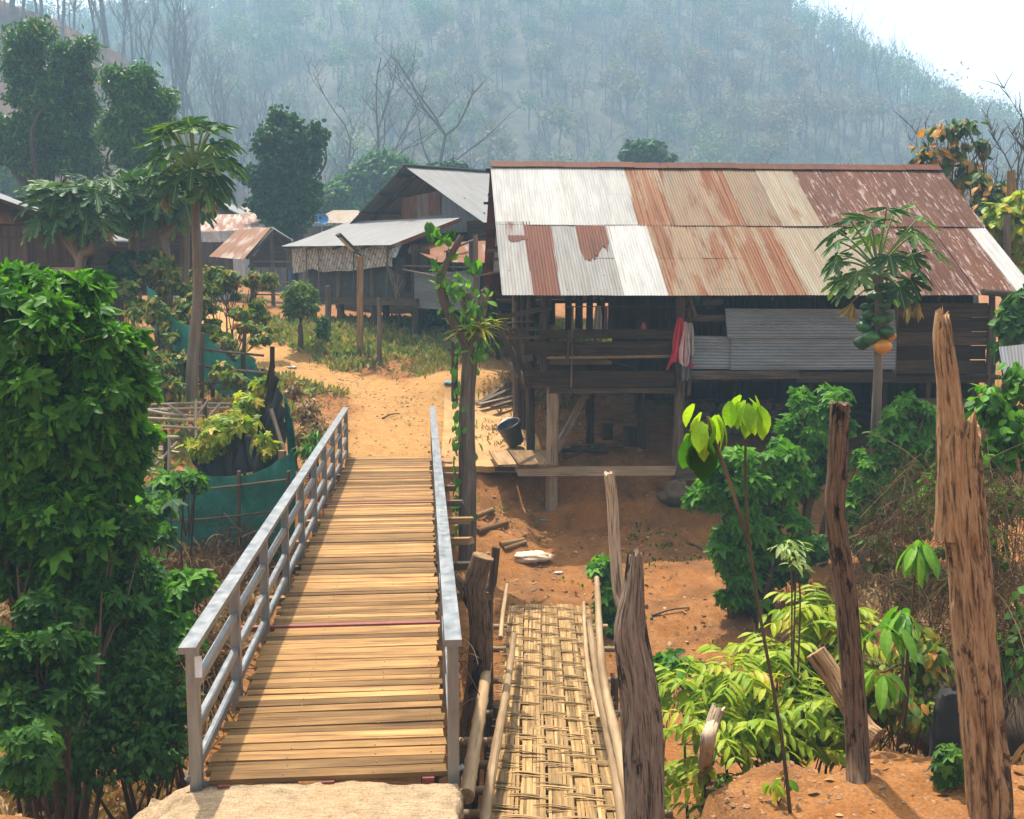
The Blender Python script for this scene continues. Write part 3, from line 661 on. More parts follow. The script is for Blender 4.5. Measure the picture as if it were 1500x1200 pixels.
# bucket
def lathe(b, c, ax, prof, n=24, t=.5):
    x = nrm(np.cross(ax, (0, 1, .2))); y = np.cross(ax, x); a = np.linspace(0, 2*math.pi, n); p = np.array([[c+ax*h+(x*math.cos(q)+y*math.sin(q))*r for q in a] for h, r in prof]); b.grid(p, t)
def bucket():
    c = hp(.42, 2.2, .13); ax = nrm((-.35, -.25, .85)); r = empty('bucket', c, 'black plastic bucket tipped against the house post', 'bucket')
    b = MB(); k = [(0, .17), (.06, .175), (.42, .24), (.45, .255), (.46, .25), (.44, .235), (.06, .165), (.05, .02)]
    c = c+np.array((0, 0, .02)); lathe(b, c, ax, k, 28); b.build('pail', plain('black_plastic', (.03, .032, .036), .45), r, smooth=True)
    b = MB(); y = nrm(np.cross(ax, (0, 1, 0))); e = np.cross(y, ax); b.tube([c+ax*.43+y*.26*math.cos(a)+(e*.75-ax*.5)*.25*math.sin(a) for a in np.linspace(0, math.pi, 16)], .006, 6); b.build('handle', M_steel, r, smooth=True)
bucket()
def cloth(name, label, cat, top, wid, ln, mt, seed, along=HU, depth=.06, parent=None, taper=.6, folds=3):
    n, m = 22, 30; U, V = np.meshgrid(np.linspace(-1, 1, n), np.linspace(0, 1, m)); w_ = wid*(taper+(1-taper)*V**.7)*(1+.25*vnoise(V*3, U*0, 0, seed))
    dr = ln*(V+.12*vnoise(U*2.2, U*0, 0, seed+2)*V)
    d = depth*(np.sin(U*folds*2.2+seed+V*2)+.5*vnoise(U*4, V*3, 0, seed+1))*(.4+.6*V)
    p = np.asarray(top)+along*(U*w_/2)[..., None]-HV*(d+.03)[..., None]-UPZ*dr[..., None]
    b = MB(); b.grid(p); b.grid(p[::-1]+HV*.004)
    if parent is not None: return b.build(name, mt, parent, smooth=True)
    o = b.build(name, mt, smooth=True, loc=top); return tag(o, label, cat)
M_cred = plain('red_cloth', (.5, .03, .04), .85); M_cpink = plain('pink_cloth', (.62, .42, .42), .9); M_cbeige = plain('beige_cloth', (.36, .31, .25), .9); M_cgrey = plain('dark_cloth', (.12, .13, .13), .9)
cloth('garment', 'red garment hanging over the house railing end', 'clothing', hp(3.3, PV-.28, 2.74), .42, .92, M_cred, 3, taper=.2, folds=4)
cloth('garment', 'pale pink cloth hanging beside the red garment', 'clothing', hp(3.38, PV-.34, 2.66), .22, .78, M_cpink, 5, taper=.3, folds=4)
cloth('garment', 'beige cloth hanging beside the red garment near the tin panel', 'clothing', hp(3.47, PV-.32, 2.64), .24, .58, M_cbeige, 9, taper=.3)
cloth('garment', 'dark grey rag hanging below the beige cloth', 'clothing', hp(3.44, PV-.27, 2.05), .2, .45, M_cgrey, 11)
cloth('towel', 'cream towel hanging on the upper balcony rail', 'towel', hp(1.83, PV+.1, 2.95), .16, .6, M_cbeige, 14)
cloth('towel', 'narrow mauve towel hanging beside the cream towel on the balcony', 'towel', hp(1.98, PV+.1, 2.92), .08, .56, plain('mauve_cloth', (.25, .14, .17), .9), 15)
hbar(1.2, PV+.12, 2.93, 3.3, PV+.12, 2.93, .02, .02, M_old, 'drying_rail')
b = MB(); b.tube([hp(2.7, PV+.1, 2.5), hp(2.7, PV+.1, 2.56), hp(2.7, PV+.1, 2.58), hp(2.7, PV+.1, 2.63)], [.05, .05, .035, .035], 12); tag(b.build('jar', plain('red_plastic', (.4, .03, .05), .4), smooth=True, loc=hp(2.7, PV+.1, 2.5)), 'small red lidded jar standing on the balcony board', 'jar')
def lump(name, label, cat, c, rx, ry, rz, mt, seed, amp=.25, fq=2.2, kind=None):
    n, m = 28, 18; U, V = np.meshgrid(np.linspace(0, 2*math.pi, n), np.linspace(0, math.pi, m)); d = np.stack([np.cos(U)*np.sin(V), np.sin(U)*np.sin(V), np.cos(V)], -1)
    r = 1+amp*fbm(d[..., 0]*fq, d[..., 1]*fq, d[..., 2]*fq, seed, 4); p = np.asarray(c)+d*r[..., None]*np.array((rx, ry, rz))
    b = MB(); b.grid(p[::-1]); o = b.build(name, mt, smooth=True, loc=c); return tag(o, label, cat)
lump('cloth_bundle', 'grey crumpled bundle on the dark window shelf', 'bundle', hp(4.0, PV+.2, 3.02), .22, .15, .1, plain('grey_sack', (.13, .13, .13), .9), 4)
b = MB(); b.tube([hp(3.74, PV+.2, 2.95), hp(3.74, PV+.2, 3.12)], [.05, .065], 12); tag(b.build('cup', plain('teal_plastic', (.02, .16, .17), .4), smooth=True, loc=hp(3.74, PV+.2, 2.95)), 'teal plastic cup on the dark window shelf', 'cup')
lump('plastic_bag', 'white and pink plastic bag behind the black bucket', 'bag', hp(.3, 2.75, .45), .17, .12, .14, plain('white_plastic', (.6, .5, .52), .4), 6, .35)
lump('sack', 'pale empty sack lying on the soil by the bamboo walkway', 'sack', Gd(780, 822)+UPZ*.05, .3, .2, .09, plain('cream_sack', (.62, .47, .32), .85), 8, .3, 3)
lump('sack', 'dusty white sack beside the woodpile and post', 'sack', gp(767, 24.5, .12), .2, .2, .3, plain('dusty_sack', (.42, .36, .28), .9), 9, .3)
def stool(px, Y, r, h, label):
    c = gp(px, Y); b = MB(); b.tube([c-UPZ*.1, c+UPZ*h*.5, c+UPZ*h], [r*1.05, r*.95, r], 14, rough=.06); o = b.build('stump_stool', M_old, smooth=True, loc=c); tag(o, label, 'stool')
stool(924, 21.0, .17, .36, 'broad log stool standing in the shade under the house'); stool(890, 21.4, .12, .34, 'narrow log stool beside the inner post under the house')
def logline(pts, r0, r1, mt, label, cat='log', name='log', n=10, rough=.08):
    c = bez(pts, 16); b = MB(); b.tube(c, np.linspace(r0, r1, len(c)), n, rough=rough); o = b.build(name, mt, smooth=True, loc=c[0]); return tag(o, label, cat)
def gl(a, b_, r, lift=0): return [Gd(*a)+UPZ*(r+lift), Gd(*b_)+UPZ*(r+lift)]
logline(gl((697, 762), (722, 752), .05), .055, .05, M_tan, 'tan log step set high on the earth bank beside the vine stump')
logline(gl((700, 785), (743, 771), .05), .06, .055, M_tan, 'tan log lying midway down the earth bank under the log step')
logline(gl((733, 803), (768, 796), .04), .05, .04, M_tan, 'short tan pole above the pale sack'); logline(gl((738, 810), (771, 798), .03, .02), .035, .03, M_tan, 'thin tan pole touching the short pole above the sack')
logline([Gd(727, 762)+UPZ*.03, Gd(802, 765)+UPZ*.03], .016, .016, plain('teal_pipe_plastic', (.1, .28, .26), .5), 'thin teal plastic pipe lying on the bank below the house post', 'pipe', 'pipe')
logline([Gd(980, 740)+UPZ*.1, Gd(1035, 752)+UPZ*.1], .13, .1, M_old, 'dark gnarled log at the foot of the right front house post')
lump('boulder', 'brown boulder beside the right front house post', 'boulder', Gd(990, 735)+UPZ*.15, .28, .22, .24, plain('brown_stone', (.13, .085, .055), .9), 3, .3)
wpile = [((706, 592), (742, 578)), ((700, 600), (745, 588)), ((702, 606), (758, 590)), ((722, 607), (764, 598))]
for k, (a, c) in enumerate(wpile):
    p = [gp(a[0], 24.6-.3*k, .05+.05*k), gp(c[0], 25.2-.3*k, .08+.05*k)]; b = MB(); b.bar(p[0], p[1], .16, .05, jit=.05)
    tag(b.build('board', M_old if k % 2 else M_grey, loc=p[0]), ['weathered board at the back of the woodpile left of the house', 'brown board second from back in the woodpile', 'long grey board across the woodpile left of the house', 'short brown board at the front of the woodpile'][k], 'board')

# litter on the ground
for lab, a, sz, mt in (('crumpled blue scrap on the sandy fork of the lane', (658, 564), .1, plain('blue_scrap', (.05, .3, .5), .5)), ('white paper scrap on the left branch of the lane', (428, 540), .09, plain('white_scrap', (.6, .58, .52), .7)), ('white scrap on the soil between the pale sack and the bamboo walkway', (818, 842), .05, plain('paper_scrap', (.55, .5, .45), .7)), ('clear plastic bottle with red label beside the pale sack', (801, 816), .07, plain('red_label', (.5, .08, .05), .4))):
    lump('bottle' if 'bottle' in lab else 'scrap', lab, 'litter', Gd(*a)+UPZ*.03, sz*1.4, sz*.7, sz*.4, mt, int(a[0]), .4, 3)
for k, (a, c, rr_) in enumerate((((955, 905), (1010, 893), .02), ((900, 1010), (960, 985), .025), ((1010, 800), (1035, 812), .022), ((745, 690), (770, 700), .02), ((560, 615), (585, 607), .02), ((455, 583), (492, 574), .022))):
    logline([Gd(*a)+UPZ*rr_, (Gd(*a)+Gd(*c))/2+UPZ*(rr_+.03), Gd(*c)+UPZ*rr_], rr_, rr_*.6, M_old, ['thin twig lying on sunlit soil left of the lobed bush', 'twig lying on the soil right of the charred post', 'twig lying on the soil below the right house post', 'twig on the shaded earth bank below the plank platform', 'twig lying on the sandy path beyond the footbridge', 'dark twig lying on the left branch of the lane'][k], 'twig', 'twig', 6, .15)
# ------------------------------------------------------------------ the woven-walled house further back
M_weave = None
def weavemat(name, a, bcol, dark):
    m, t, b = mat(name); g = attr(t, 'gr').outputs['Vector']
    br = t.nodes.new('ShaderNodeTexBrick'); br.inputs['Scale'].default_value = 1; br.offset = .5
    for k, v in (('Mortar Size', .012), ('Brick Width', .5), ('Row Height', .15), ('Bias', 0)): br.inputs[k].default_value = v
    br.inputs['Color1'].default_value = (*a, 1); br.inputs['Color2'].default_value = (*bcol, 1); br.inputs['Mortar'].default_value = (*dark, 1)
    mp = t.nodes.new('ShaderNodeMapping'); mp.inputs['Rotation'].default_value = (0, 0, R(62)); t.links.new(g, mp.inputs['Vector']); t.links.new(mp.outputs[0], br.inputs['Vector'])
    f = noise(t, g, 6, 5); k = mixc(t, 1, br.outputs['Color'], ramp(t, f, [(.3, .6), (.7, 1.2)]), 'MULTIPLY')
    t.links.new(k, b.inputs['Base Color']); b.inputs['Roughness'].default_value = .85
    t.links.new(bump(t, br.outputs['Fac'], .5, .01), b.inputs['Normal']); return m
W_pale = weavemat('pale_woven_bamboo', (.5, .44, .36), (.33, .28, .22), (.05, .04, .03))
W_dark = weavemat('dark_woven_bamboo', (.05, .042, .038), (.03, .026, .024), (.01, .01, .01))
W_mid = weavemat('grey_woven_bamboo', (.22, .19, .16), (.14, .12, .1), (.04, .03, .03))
T_g2 = tin('old_grey_tin', (.19, .192, .19), (.14, .1, .07), .25, .3)
T_rs2 = tin('rust_streak_tin', (.22, .175, .145), (.19, .06, .024), .58, .5)
C2 = P(591, 243, 33.0); cz2 = 2.1
wh = empty('woven_house', (-3.2, 33.5, cz2), 'weathered stilt house with steep grey tin gable and woven bamboo walls', 'house')
def wpart(name, mt, fn, smooth=False, parent=None): b = MB(); fn(b); return b.build(name, mt, parent or wh, smooth=smooth)
RB = P(722, 252, 36.6); RBf = RB+(RB-C2)*.9
EF = P(708, 326, 29.9); EB = EF+(RBf-C2)
LF = P(506, 334, 35.2); LB = LF+(RBf-C2)
wpart('main_roof', T_g2, lambda b: corr(b, C2, RBf, EB, EF, t=.6, rows=8, per=4), True)
wpart('main_roof', T_g2, lambda b: corr(b, RBf, C2, LF, LB, t=.3, rows=8, per=4), True)
wpart('ridge_cap', T_g2, lambda b: (b.bar(C2+UPZ*.03-.1*nrm(RBf-C2), RBf+UPZ*.03, .3, .03, t=.7)))
iset = nrm(RBf-C2)*.7
gm = (EF+LF)/2
def g2(w_, z, back=.75):      # point on the gable wall, w_ from -1 (left) to 1
    p = (LF*(1-w_)/2+EF*(1+w_)/2)+nrm(RBf-C2)*back; return np.array((p[0], p[1], z))
for k, f in enumerate((.12, .42, .72, .95)):
    a = LF*f+C2*(1-f)-UPZ*.07; wpart('purlin', M_old, lambda b: b.bar(a-nrm(RBf-C2)*.05, a+(RBf-C2), .1, .07))
wpart('rafter', M_old, lambda b: (b.bar(LF+iset-UPZ*.16, C2+iset-UPZ*.16, .08, .12), b.bar(EF+iset-UPZ*.16, C2+iset-UPZ*.16, .08, .12)))
zt = C2[2]
wpart('gable_panel', T_rs2, lambda b: corr(b, g2(-.32, 6.25), g2(.22, 6.35), g2(.22, 5.45), g2(-.36, 5.3), t=.25, rows=5, per=4), True)
wpart('gable_panel', T_dull, lambda b: corr(b, g2(.2, 6.3, .8), g2(.55, 6.05, .8), g2(.6, 5.4, .8), g2(.2, 5.4, .8), t=.7, rows=5, per=4), True)
wpart('gable_panel', T_rs2, lambda b: corr(b, g2(-.72, 5.5, .7), g2(-.05, 5.6, .7), g2(-.05, 5.0, .55), g2(-.8, 4.9, .55), t=.5, rows=5, per=4), True)
wpart('gable_panel', T_dull, lambda b: corr(b, g2(-.08, 5.6, .66), g2(.85, 5.55, .66), g2(.85, 5.0, .5), g2(-.08, 5.0, .5), t=.2, rows=5, per=4), True)
wpart('gable_wall', M_dark, lambda b: quad_slab(b, [g2(-.85, 3.2, 1.2), g2(.85, 3.2, 1.2), g2(.03, 6.9, 1.2), g2(-.03, 6.9, 1.2)], .05))
TL, TR, BR, BLc = P(512, 324, 35.6), P(676, 319, 30.6), P(574, 359, 29.4), P(412, 361, 34.2)
wpart('lean_to_roof', T_g2, lambda b: corr(b, TL, TR, BR, BLc, t=.9, rows=10, per=4, sag=.03), True)
wpart('lean_to_edge', T_rs2, lambda b: b.bar(TR-UPZ*.05, BR-UPZ*.05, .02, .12))
wpart('lean_to_rafter', M_old, lambda b: [b.bar(TL*(1-f)+TR*f-UPZ*.1, BLc*(1-f)+BR*f-UPZ*.1, .06, .08) for f in (.03, .25, .5, .75, .97)])
inn = (TL-BLc); inn[2] = 0; inn = nrm(inn)
def fw(f, z, d=.35): p = BLc*(1-f)+BR*f+inn*d; return np.array((p[0], p[1], z))
def weavewall(b, f0, f1, zt_, zb_, d, wv=0, n=24):
    U, V = np.meshgrid(np.linspace(0, 1, n), np.linspace(0, 1, 8), indexing='ij'); L_ = np.linalg.norm(fw(f1, 0)-fw(f0, 0)); p = np.zeros((n, 8, 3))
    for i in range(n):
        for j in range(8):
            f = f0+(f1-f0)*U[i, j]; zbb = zb_+(wv*vnoise(f*9, 0, 0, 5) if wv else 0); p[i, j] = fw(f, zt_+(zbb-zt_)*V[i, j], d)
    g = np.stack([U*L_, V*(zt_-zb_), U*0], -1); b.grid(p, .5, g); b.grid(p[::-1]+inn*.02, .5, g)
zf = 3.2+P(520, 441, 32)[2]-3.2
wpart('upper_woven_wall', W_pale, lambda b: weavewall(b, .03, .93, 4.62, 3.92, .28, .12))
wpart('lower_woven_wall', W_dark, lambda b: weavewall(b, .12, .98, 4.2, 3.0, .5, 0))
wpart('floor_beam', M_old, lambda b: b.bar(fw(.1, 2.92, .4), fw(1.1, 2.92, .4), .1, .2, jit=.04))
wpart('wall_battens', M_grey, lambda b: [b.bar(fw(f, 2.9, .22), fw(f+.01, 4.6, .22), .03, .03) for f in (.18, .3, .62, .9)])
for f, d in ((.13, .6), (.42, .5), (.72, .5), (1.03, .6), (.2, 3), (.5, 3), (.8, 3), (1.2, 3), (1.4, .8)):
    q = fw(f, 0, d); wpart('stilt', M_old if d < 1 else M_dark, lambda b: b.tube([(q[0], q[1], th(q[0], q[1])-.2), (q[0]+.03, q[1], 2.5), (q[0], q[1], 3.0 if d > 1 else 4.55)], [.13, .12, .1], 8, rough=.1), True)
def fwx(f, z, d): return fw(f, z, d)
wpart('back_wall', M_dark, lambda b: quad_slab(b, [fw(-.9, 1.2, 5.2), fw(1.1, 1.2, 5.2), fw(1.1, 4.4, 5.2), fw(-.9, 4.4, 5.2)], .05))  # dark sheet added to hide the bright ground behind and under this house
wpart('floor', M_dark, lambda b: quad_slab(b, [fw(.05, 3.0, .5), fw(1.9, 3.0, .5), fw(1.9, 3.0, 5), fw(.05, 3.0, 5)], .08))
wpart('inner_wall', M_dark, lambda b: quad_slab(b, [fw(.98, 3.0, 2.6), fw(1.95, 3.0, 2.6), fw(1.95, 5.3, 2.6), fw(.98, 5.3, 2.6)], .05))
wpart('shutter', M_old, lambda b: b.box(fw(1.08, 4.0, .7), (BR-BLc)/np.linalg.norm(BR-BLc)*.24, UPZ*.42, inn*.02))
wpart('porch_tin_wall', T_dull, lambda b: corr(b, fw(1.06, 3.75, .45), fw(1.06, 2.75, .45), fw(1.52, 2.7, .45), fw(1.52, 3.75, .45), t=.2, rows=6, per=4), True)
wpart('porch_rail', M_grey, lambda b: (b.bar(fw(1.0, 3.95, .4), fw(1.5, 3.85, .4), .06, .05), b.bar(fw(1.0, 3.85, .35), fw(1.35, 3.55, .3), .07, .03)))
wpart('porch_post', M_grey, lambda b: b.bar(fw(1.5, 2.3, .42), fw(1.5, 4.7, .42), .13, .11, up=(0, 1, 0)))
wpart('broken_wall_strips', M_grey, lambda b: [b.bar(fw(.9+.02*k, 4.0-.06*k, .2), fw(1.0+.03*RN.random(), 3.2-.25*RN.random(), .1), .03, .012) for k in range(9)])
PTL, PTR, PBR, PBL = P(595, 357, 30.6), P(738, 352, 29.6), P(738, 386, 27.6), P(640, 384, 28.2)
wpart('porch_roof', T_rs2, lambda b: corr(b, PTL, PTR, PBR, PBL, t=.7, rows=8, per=4, sag=.03), True)
def qz(px, Y, z): q = P(px, 500, Y); return np.array((q[0], Y, z))
wpart('side_woven_wall', W_mid, lambda b: b.grid(np.array([[qz(664, 31, 4.4), qz(664, 31, 3.0)], [qz(780, 30.5, 4.6), qz(780, 30.5, 3.0)]]), .5, np.array([[(0, 0, 0), (0, 1.4, 0)], [(2.2, 0, 0), (2.2, 1.4, 0)]], float)))
wpart('side_woven_wall', W_mid, lambda b: b.grid(np.array([[qz(680, 33, 5.4), qz(680, 33, 4.0)], [qz(790, 33, 5.4), qz(790, 33, 4.0)]]), .5, np.array([[(0, 0, 0), (0, 1.4, 0)], [(2.2, 0, 0), (2.2, 1.4, 0)]], float)))
for px, Y in ((675, 30.9), (705, 30.8), (738, 30.5), (760, 30.4)):
    q = qz(px, Y, 0); wpart('stilt', M_dark, lambda b: b.bar((q[0], q[1], 1.6), (q[0], q[1], 4.2), .16, .14, up=(0, 1, 0)))
wpart('side_platform', M_old, lambda b: [b.bar(qz(660, 30.6-.3*k, 2.75-.02*k), qz(790, 30.2-.3*k, 2.75-.02*k), .25, .05) for k in range(5)])
wpart('loose_plank', M_grey, lambda b: b.bar(P(652, 374, 28.8)+UPZ*.1, P(694, 357, 29.2)+UPZ*.1, .12, .05))
wpart('lamp_bulb', plain('white_bulb', (.7, .7, .68), .3), lambda b: b.tube(P(602, 367, 30.5)+np.array([(0, 0, .12), (0, 0, .02), (0, 0, -.1)]), [.04, .09, .07], 10), True)
# ------------------------------------------------------------------ other houses
def house(name, label, loc, parts):
    r = empty(name, loc, label, 'house')
    for nm, mt, fn, sm in parts: b = MB(); fn(b); b.build(nm, mt, r, smooth=sm)
    return r
M_wplank = wood('brown_plank_wall', (.05, .035, .028), (.13, .09, .07), (.2, .15, .12), .6, .5, .85, .35)
M_wwall = plain('whitewash', (.5, .49, .46), .9, 0, .12, 3)
def planks(b, a, c, z0, z1, n, d=(0, 0.015, 0)):
    a, c = np.asarray(a, float), np.asarray(c, float); e = (c-a)/n
    for k in range(n):
        m = a+e*(k+.5); b.box((m[0], m[1], (z0+z1)/2), UPZ*(z1-z0)/2, e*.49, np.array(d), jit=.01)
LX = lambda px, Y: P(px, 500, Y)[0]
Yh = 27.0
house('plank_house', 'brown plank house with whitewashed lower wall behind the big left bush', (LX(60, Yh), Yh+2, th(LX(60, Yh), Yh)), [
 ('upper_wall', M_wplank, lambda b: planks(b, (LX(-60, Yh), Yh, 0), (LX(142, Yh), Yh, 0), 3.95, 4.9, 17), False),
 ('wall_batten', M_grey, lambda b: (b.bar((LX(-60, Yh), Yh-.04, 4.63), (LX(142, Yh), Yh-.04, 4.6), .03, .05), b.bar((LX(-60, Yh), Yh-.05, 3.92), (LX(142, Yh), Yh-.05, 3.9), .06, .07)), False),
 ('lower_wall', M_wwall, lambda b: b.box((LX(30, Yh), Yh+.1, 2.7), (1.55, 0, 0), (0, .04, 0), (0, 0, 1.15)), False),
 ('window', M_dark, lambda b: (b.box((LX(58, Yh), Yh+.04, 3.6), (.3, 0, 0), (0, .03, 0), (0, 0, .22)), b.box((LX(58, Yh), Yh+.0, 3.84), (.36, 0, 0), (0, .03, 0), (0, 0, .03))), False),
 ('corner_post', M_dark, lambda b: (b.bar((LX(135, Yh), Yh, 1.5), (LX(135, Yh), Yh, 5.0), .18, .16, up=(0, 1, 0)), b.bar((LX(152, Yh), Yh+1, 1.5), (LX(152, Yh), Yh+1, 4.3), .3, .2, up=(0, 1, 0))), False),
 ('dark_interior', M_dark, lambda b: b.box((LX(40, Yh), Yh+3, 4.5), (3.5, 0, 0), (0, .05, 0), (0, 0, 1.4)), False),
 ('roof', T_dull, lambda b: (corr(b, P(-90, 250, 30), P(45, 300, 31), P(160, 347, 26.2), P(-8, 288, 24.5), t=.2, rows=6, per=4)), True),
 ('rafter', M_dark, lambda b: [b.bar(P(-8+168*f, 291+59*f, 24.6+1.6*f), P(-90+135*f, 255+49*f, 30+f), .07, .12) for f in (.02, .3, .6, .9)], False),
 ('awning', T_rs2, lambda b: corr(b, P(-30, 296, 26), P(10, 300, 26), P(21, 328, 24.9), P(-30, 326, 24.9), t=.9, rows=4, per=4), True),
 ('side_roof', T_dull, lambda b: corr(b, P(142, 344, 28.5), P(165, 343, 28.5), P(206, 357, 26.5), P(150, 352, 26.5), t=.1, rows=4, per=4), True)])
Y4 = 46
house('rust_roof_house', 'low village house with patchy pale and rusty roof beyond the papaya trunk', (LX(315, Y4), Y4+2, 2.3), [
 ('wall', M_wplank, lambda b: planks(b, (LX(225, Y4), Y4, 0), (LX(345, Y4), Y4, 0), 3.6, 5.4, 20), False),
 ('lower_wall', M_wwall, lambda b: b.box((LX(285, Y4), Y4+.1, 2.95), (1.9, 0, 0), (0, .05, 0), (0, 0, .65)), False),
 ('roof', tin('patched_tin', (.38, .31, .27), (.22, .085, .045), .5, .6), lambda b: corr(b, P(280, 314, 49), P(376, 314, 49), P(392, 336, 45), P(236, 342, 45), t=.6, rows=6, per=3), True),
 ('gable_roof', T_dull, lambda b: (corr(b, P(318, 297, 52), P(336, 297, 56), P(364, 313, 55), P(352, 314, 50), t=.5, rows=4, per=3), corr(b, P(336, 297, 56), P(318, 297, 52), P(296, 315, 51), P(300, 314, 55), t=.5, rows=4, per=3)), True),
 ('gable_wall', M_dark, lambda b: quad_slab(b, [P(300, 315, 51.6), P(350, 315, 51.6), P(320, 299, 52.2), P(317, 299, 52.2)], .05), False)])
Y5 = 41
house('rust_shelter', 'small open shelter under a rust striped tin roof with dark gable', (LX(370, Y5), Y5+1, 2.2), [
 ('roof', tin('striped_tin', (.3, .24, .2), (.18, .065, .03), .55, 1.0), lambda b: corr(b, P(347, 337, 42.5), P(397, 333, 42), P(357, 380, 38.6), P(306, 376, 39), t=.6, rows=6, per=4), True),
 ('far_roof', T_dull, lambda b: corr(b, P(397, 333, 42), P(399, 332, 46), P(430, 352, 46), P(428, 353, 42), t=.3, rows=4, per=4), True),
 ('gable_beam', M_dark, lambda b: (b.bar(P(400, 337, 41.9), P(362, 378, 39.2), .1, .1), b.bar(P(400, 337, 41.9), P(426, 353, 42), .1, .1)), False),
 ('back_wall', M_dark, lambda b: quad_slab(b, [P(362, 392, 42.6), P(426, 392, 42.6), P(426, 354, 42.6), P(398, 337, 42.6)], .05), False),
 ('post', M_old, lambda b: [b.bar((LX(p, y_), y_, 2.0), (LX(p, y_), y_, z_), .14, .14, up=(0, 1, 0)) for p, y_, z_ in ((402, 41.8, 5.6), (372, 40, 4.6), (425, 42, 5.1), (315, 39.5, 4.3))], False),
 ('rail', M_grey, lambda b: [b.bar((LX(375, 41), 41, z_), (LX(432, 41), 41, z_), .1, .06) for z_ in (2.6, 3.1, 3.6, 4.4)], False)])
Y6 = 62
house('pale_roof_house', 'far house with low pale tin roof behind the dense dark tree', (LX(440, Y6), Y6+3, 2.5), [
 ('roof', T_pale, lambda b: corr(b, P(488, 308, 66), P(525, 308, 66), P(540, 328, 61), P(452, 326, 61), t=.8, rows=5, per=3), True),
 ('far_roof', T_pale, lambda b: corr(b, P(352, 302, 66), P(385, 302, 66), P(398, 318, 61), P(366, 318, 61), t=.5, rows=5, per=3), True),
 ('wall', M_wplank, lambda b: planks(b, (LX(370, Y6), Y6, 0), (LX(535, Y6), Y6, 0), 2.3, 7.1, 30), False)])
d = empty('satellite_dish', P(472, 325, 55)-UPZ*.4, 'blue satellite dish above the roofs beside the dense dark tree', 'satellite dish')
b = MB(); c = P(472, 321, 55); ax = nrm((.3, -.75, .45)); b.tube([c-ax*.12, c-ax*.1, c-ax*.04, c+ax*.05], [.02, .15, .26, .34], 20, .6, False); b.build('dish', plain('blue_paint', (.02, .17, .4), .4), d, smooth=True)
b = MB(); b.bar(c-ax*.12, c-UPZ*.9-ax*.12, .05, .05); b.bar(c-ax*.1-UPZ*.2, c+ax*.3, .02, .02); b.build('mast', M_steel, d)
b = MB(); q = P(430, 408, 34.5); b.tube([q-UPZ*.3, q+UPZ*.3], [.16, .16], 14); tag(b.build('barrel', plain('blue_plastic', (.02, .07, .2), .4), smooth=True, loc=q-UPZ*.3), 'blue barrel under the left corner of the woven house wall', 'barrel')
# ------------------------------------------------------------------ street lamp
lp = gp(528, 28.2); lm = empty('street_lamp', lp, 'solar street lamp on a square tan timber post in the grass', 'street lamp')
top = P(528, 376, 28.2)
b = MB(); b.bar(lp-UPZ*.2, top, .16, .15, up=(0, 1, 0), t=.9, jit=.02); b.build('post', M_tan, lm)
h = P(499, 347, 27.9); b = MB(); b.tube([top-UPZ*.15, top+UPZ*.05, h*.35+top*.65, h*.8+top*.2], .035, 8, .5); b.build('arm', plain('dark_paint', (.03, .03, .035), .5), lm)
b = MB(); e = nrm(top-h); b.box(h+e*.25, e*.36, nrm(np.cross(e, UPZ))*.13, np.cross(nrm(np.cross(e, UPZ)), e)*.035, .5); b.build('lamp_head', plain('dark_casing', (.025, .025, .03), .4), lm)
b = MB(); n_ = np.cross(nrm(np.cross(e, UPZ)), e); n_ = n_ if n_[2] < 0 else -n_
b.box(h+e*.25+n_*.038, e*.26, nrm(np.cross(e, UPZ))*.1, n_*.004, .5); b.build('lamp_lens', plain('cream_lens', (.5, .45, .33), .3), lm)
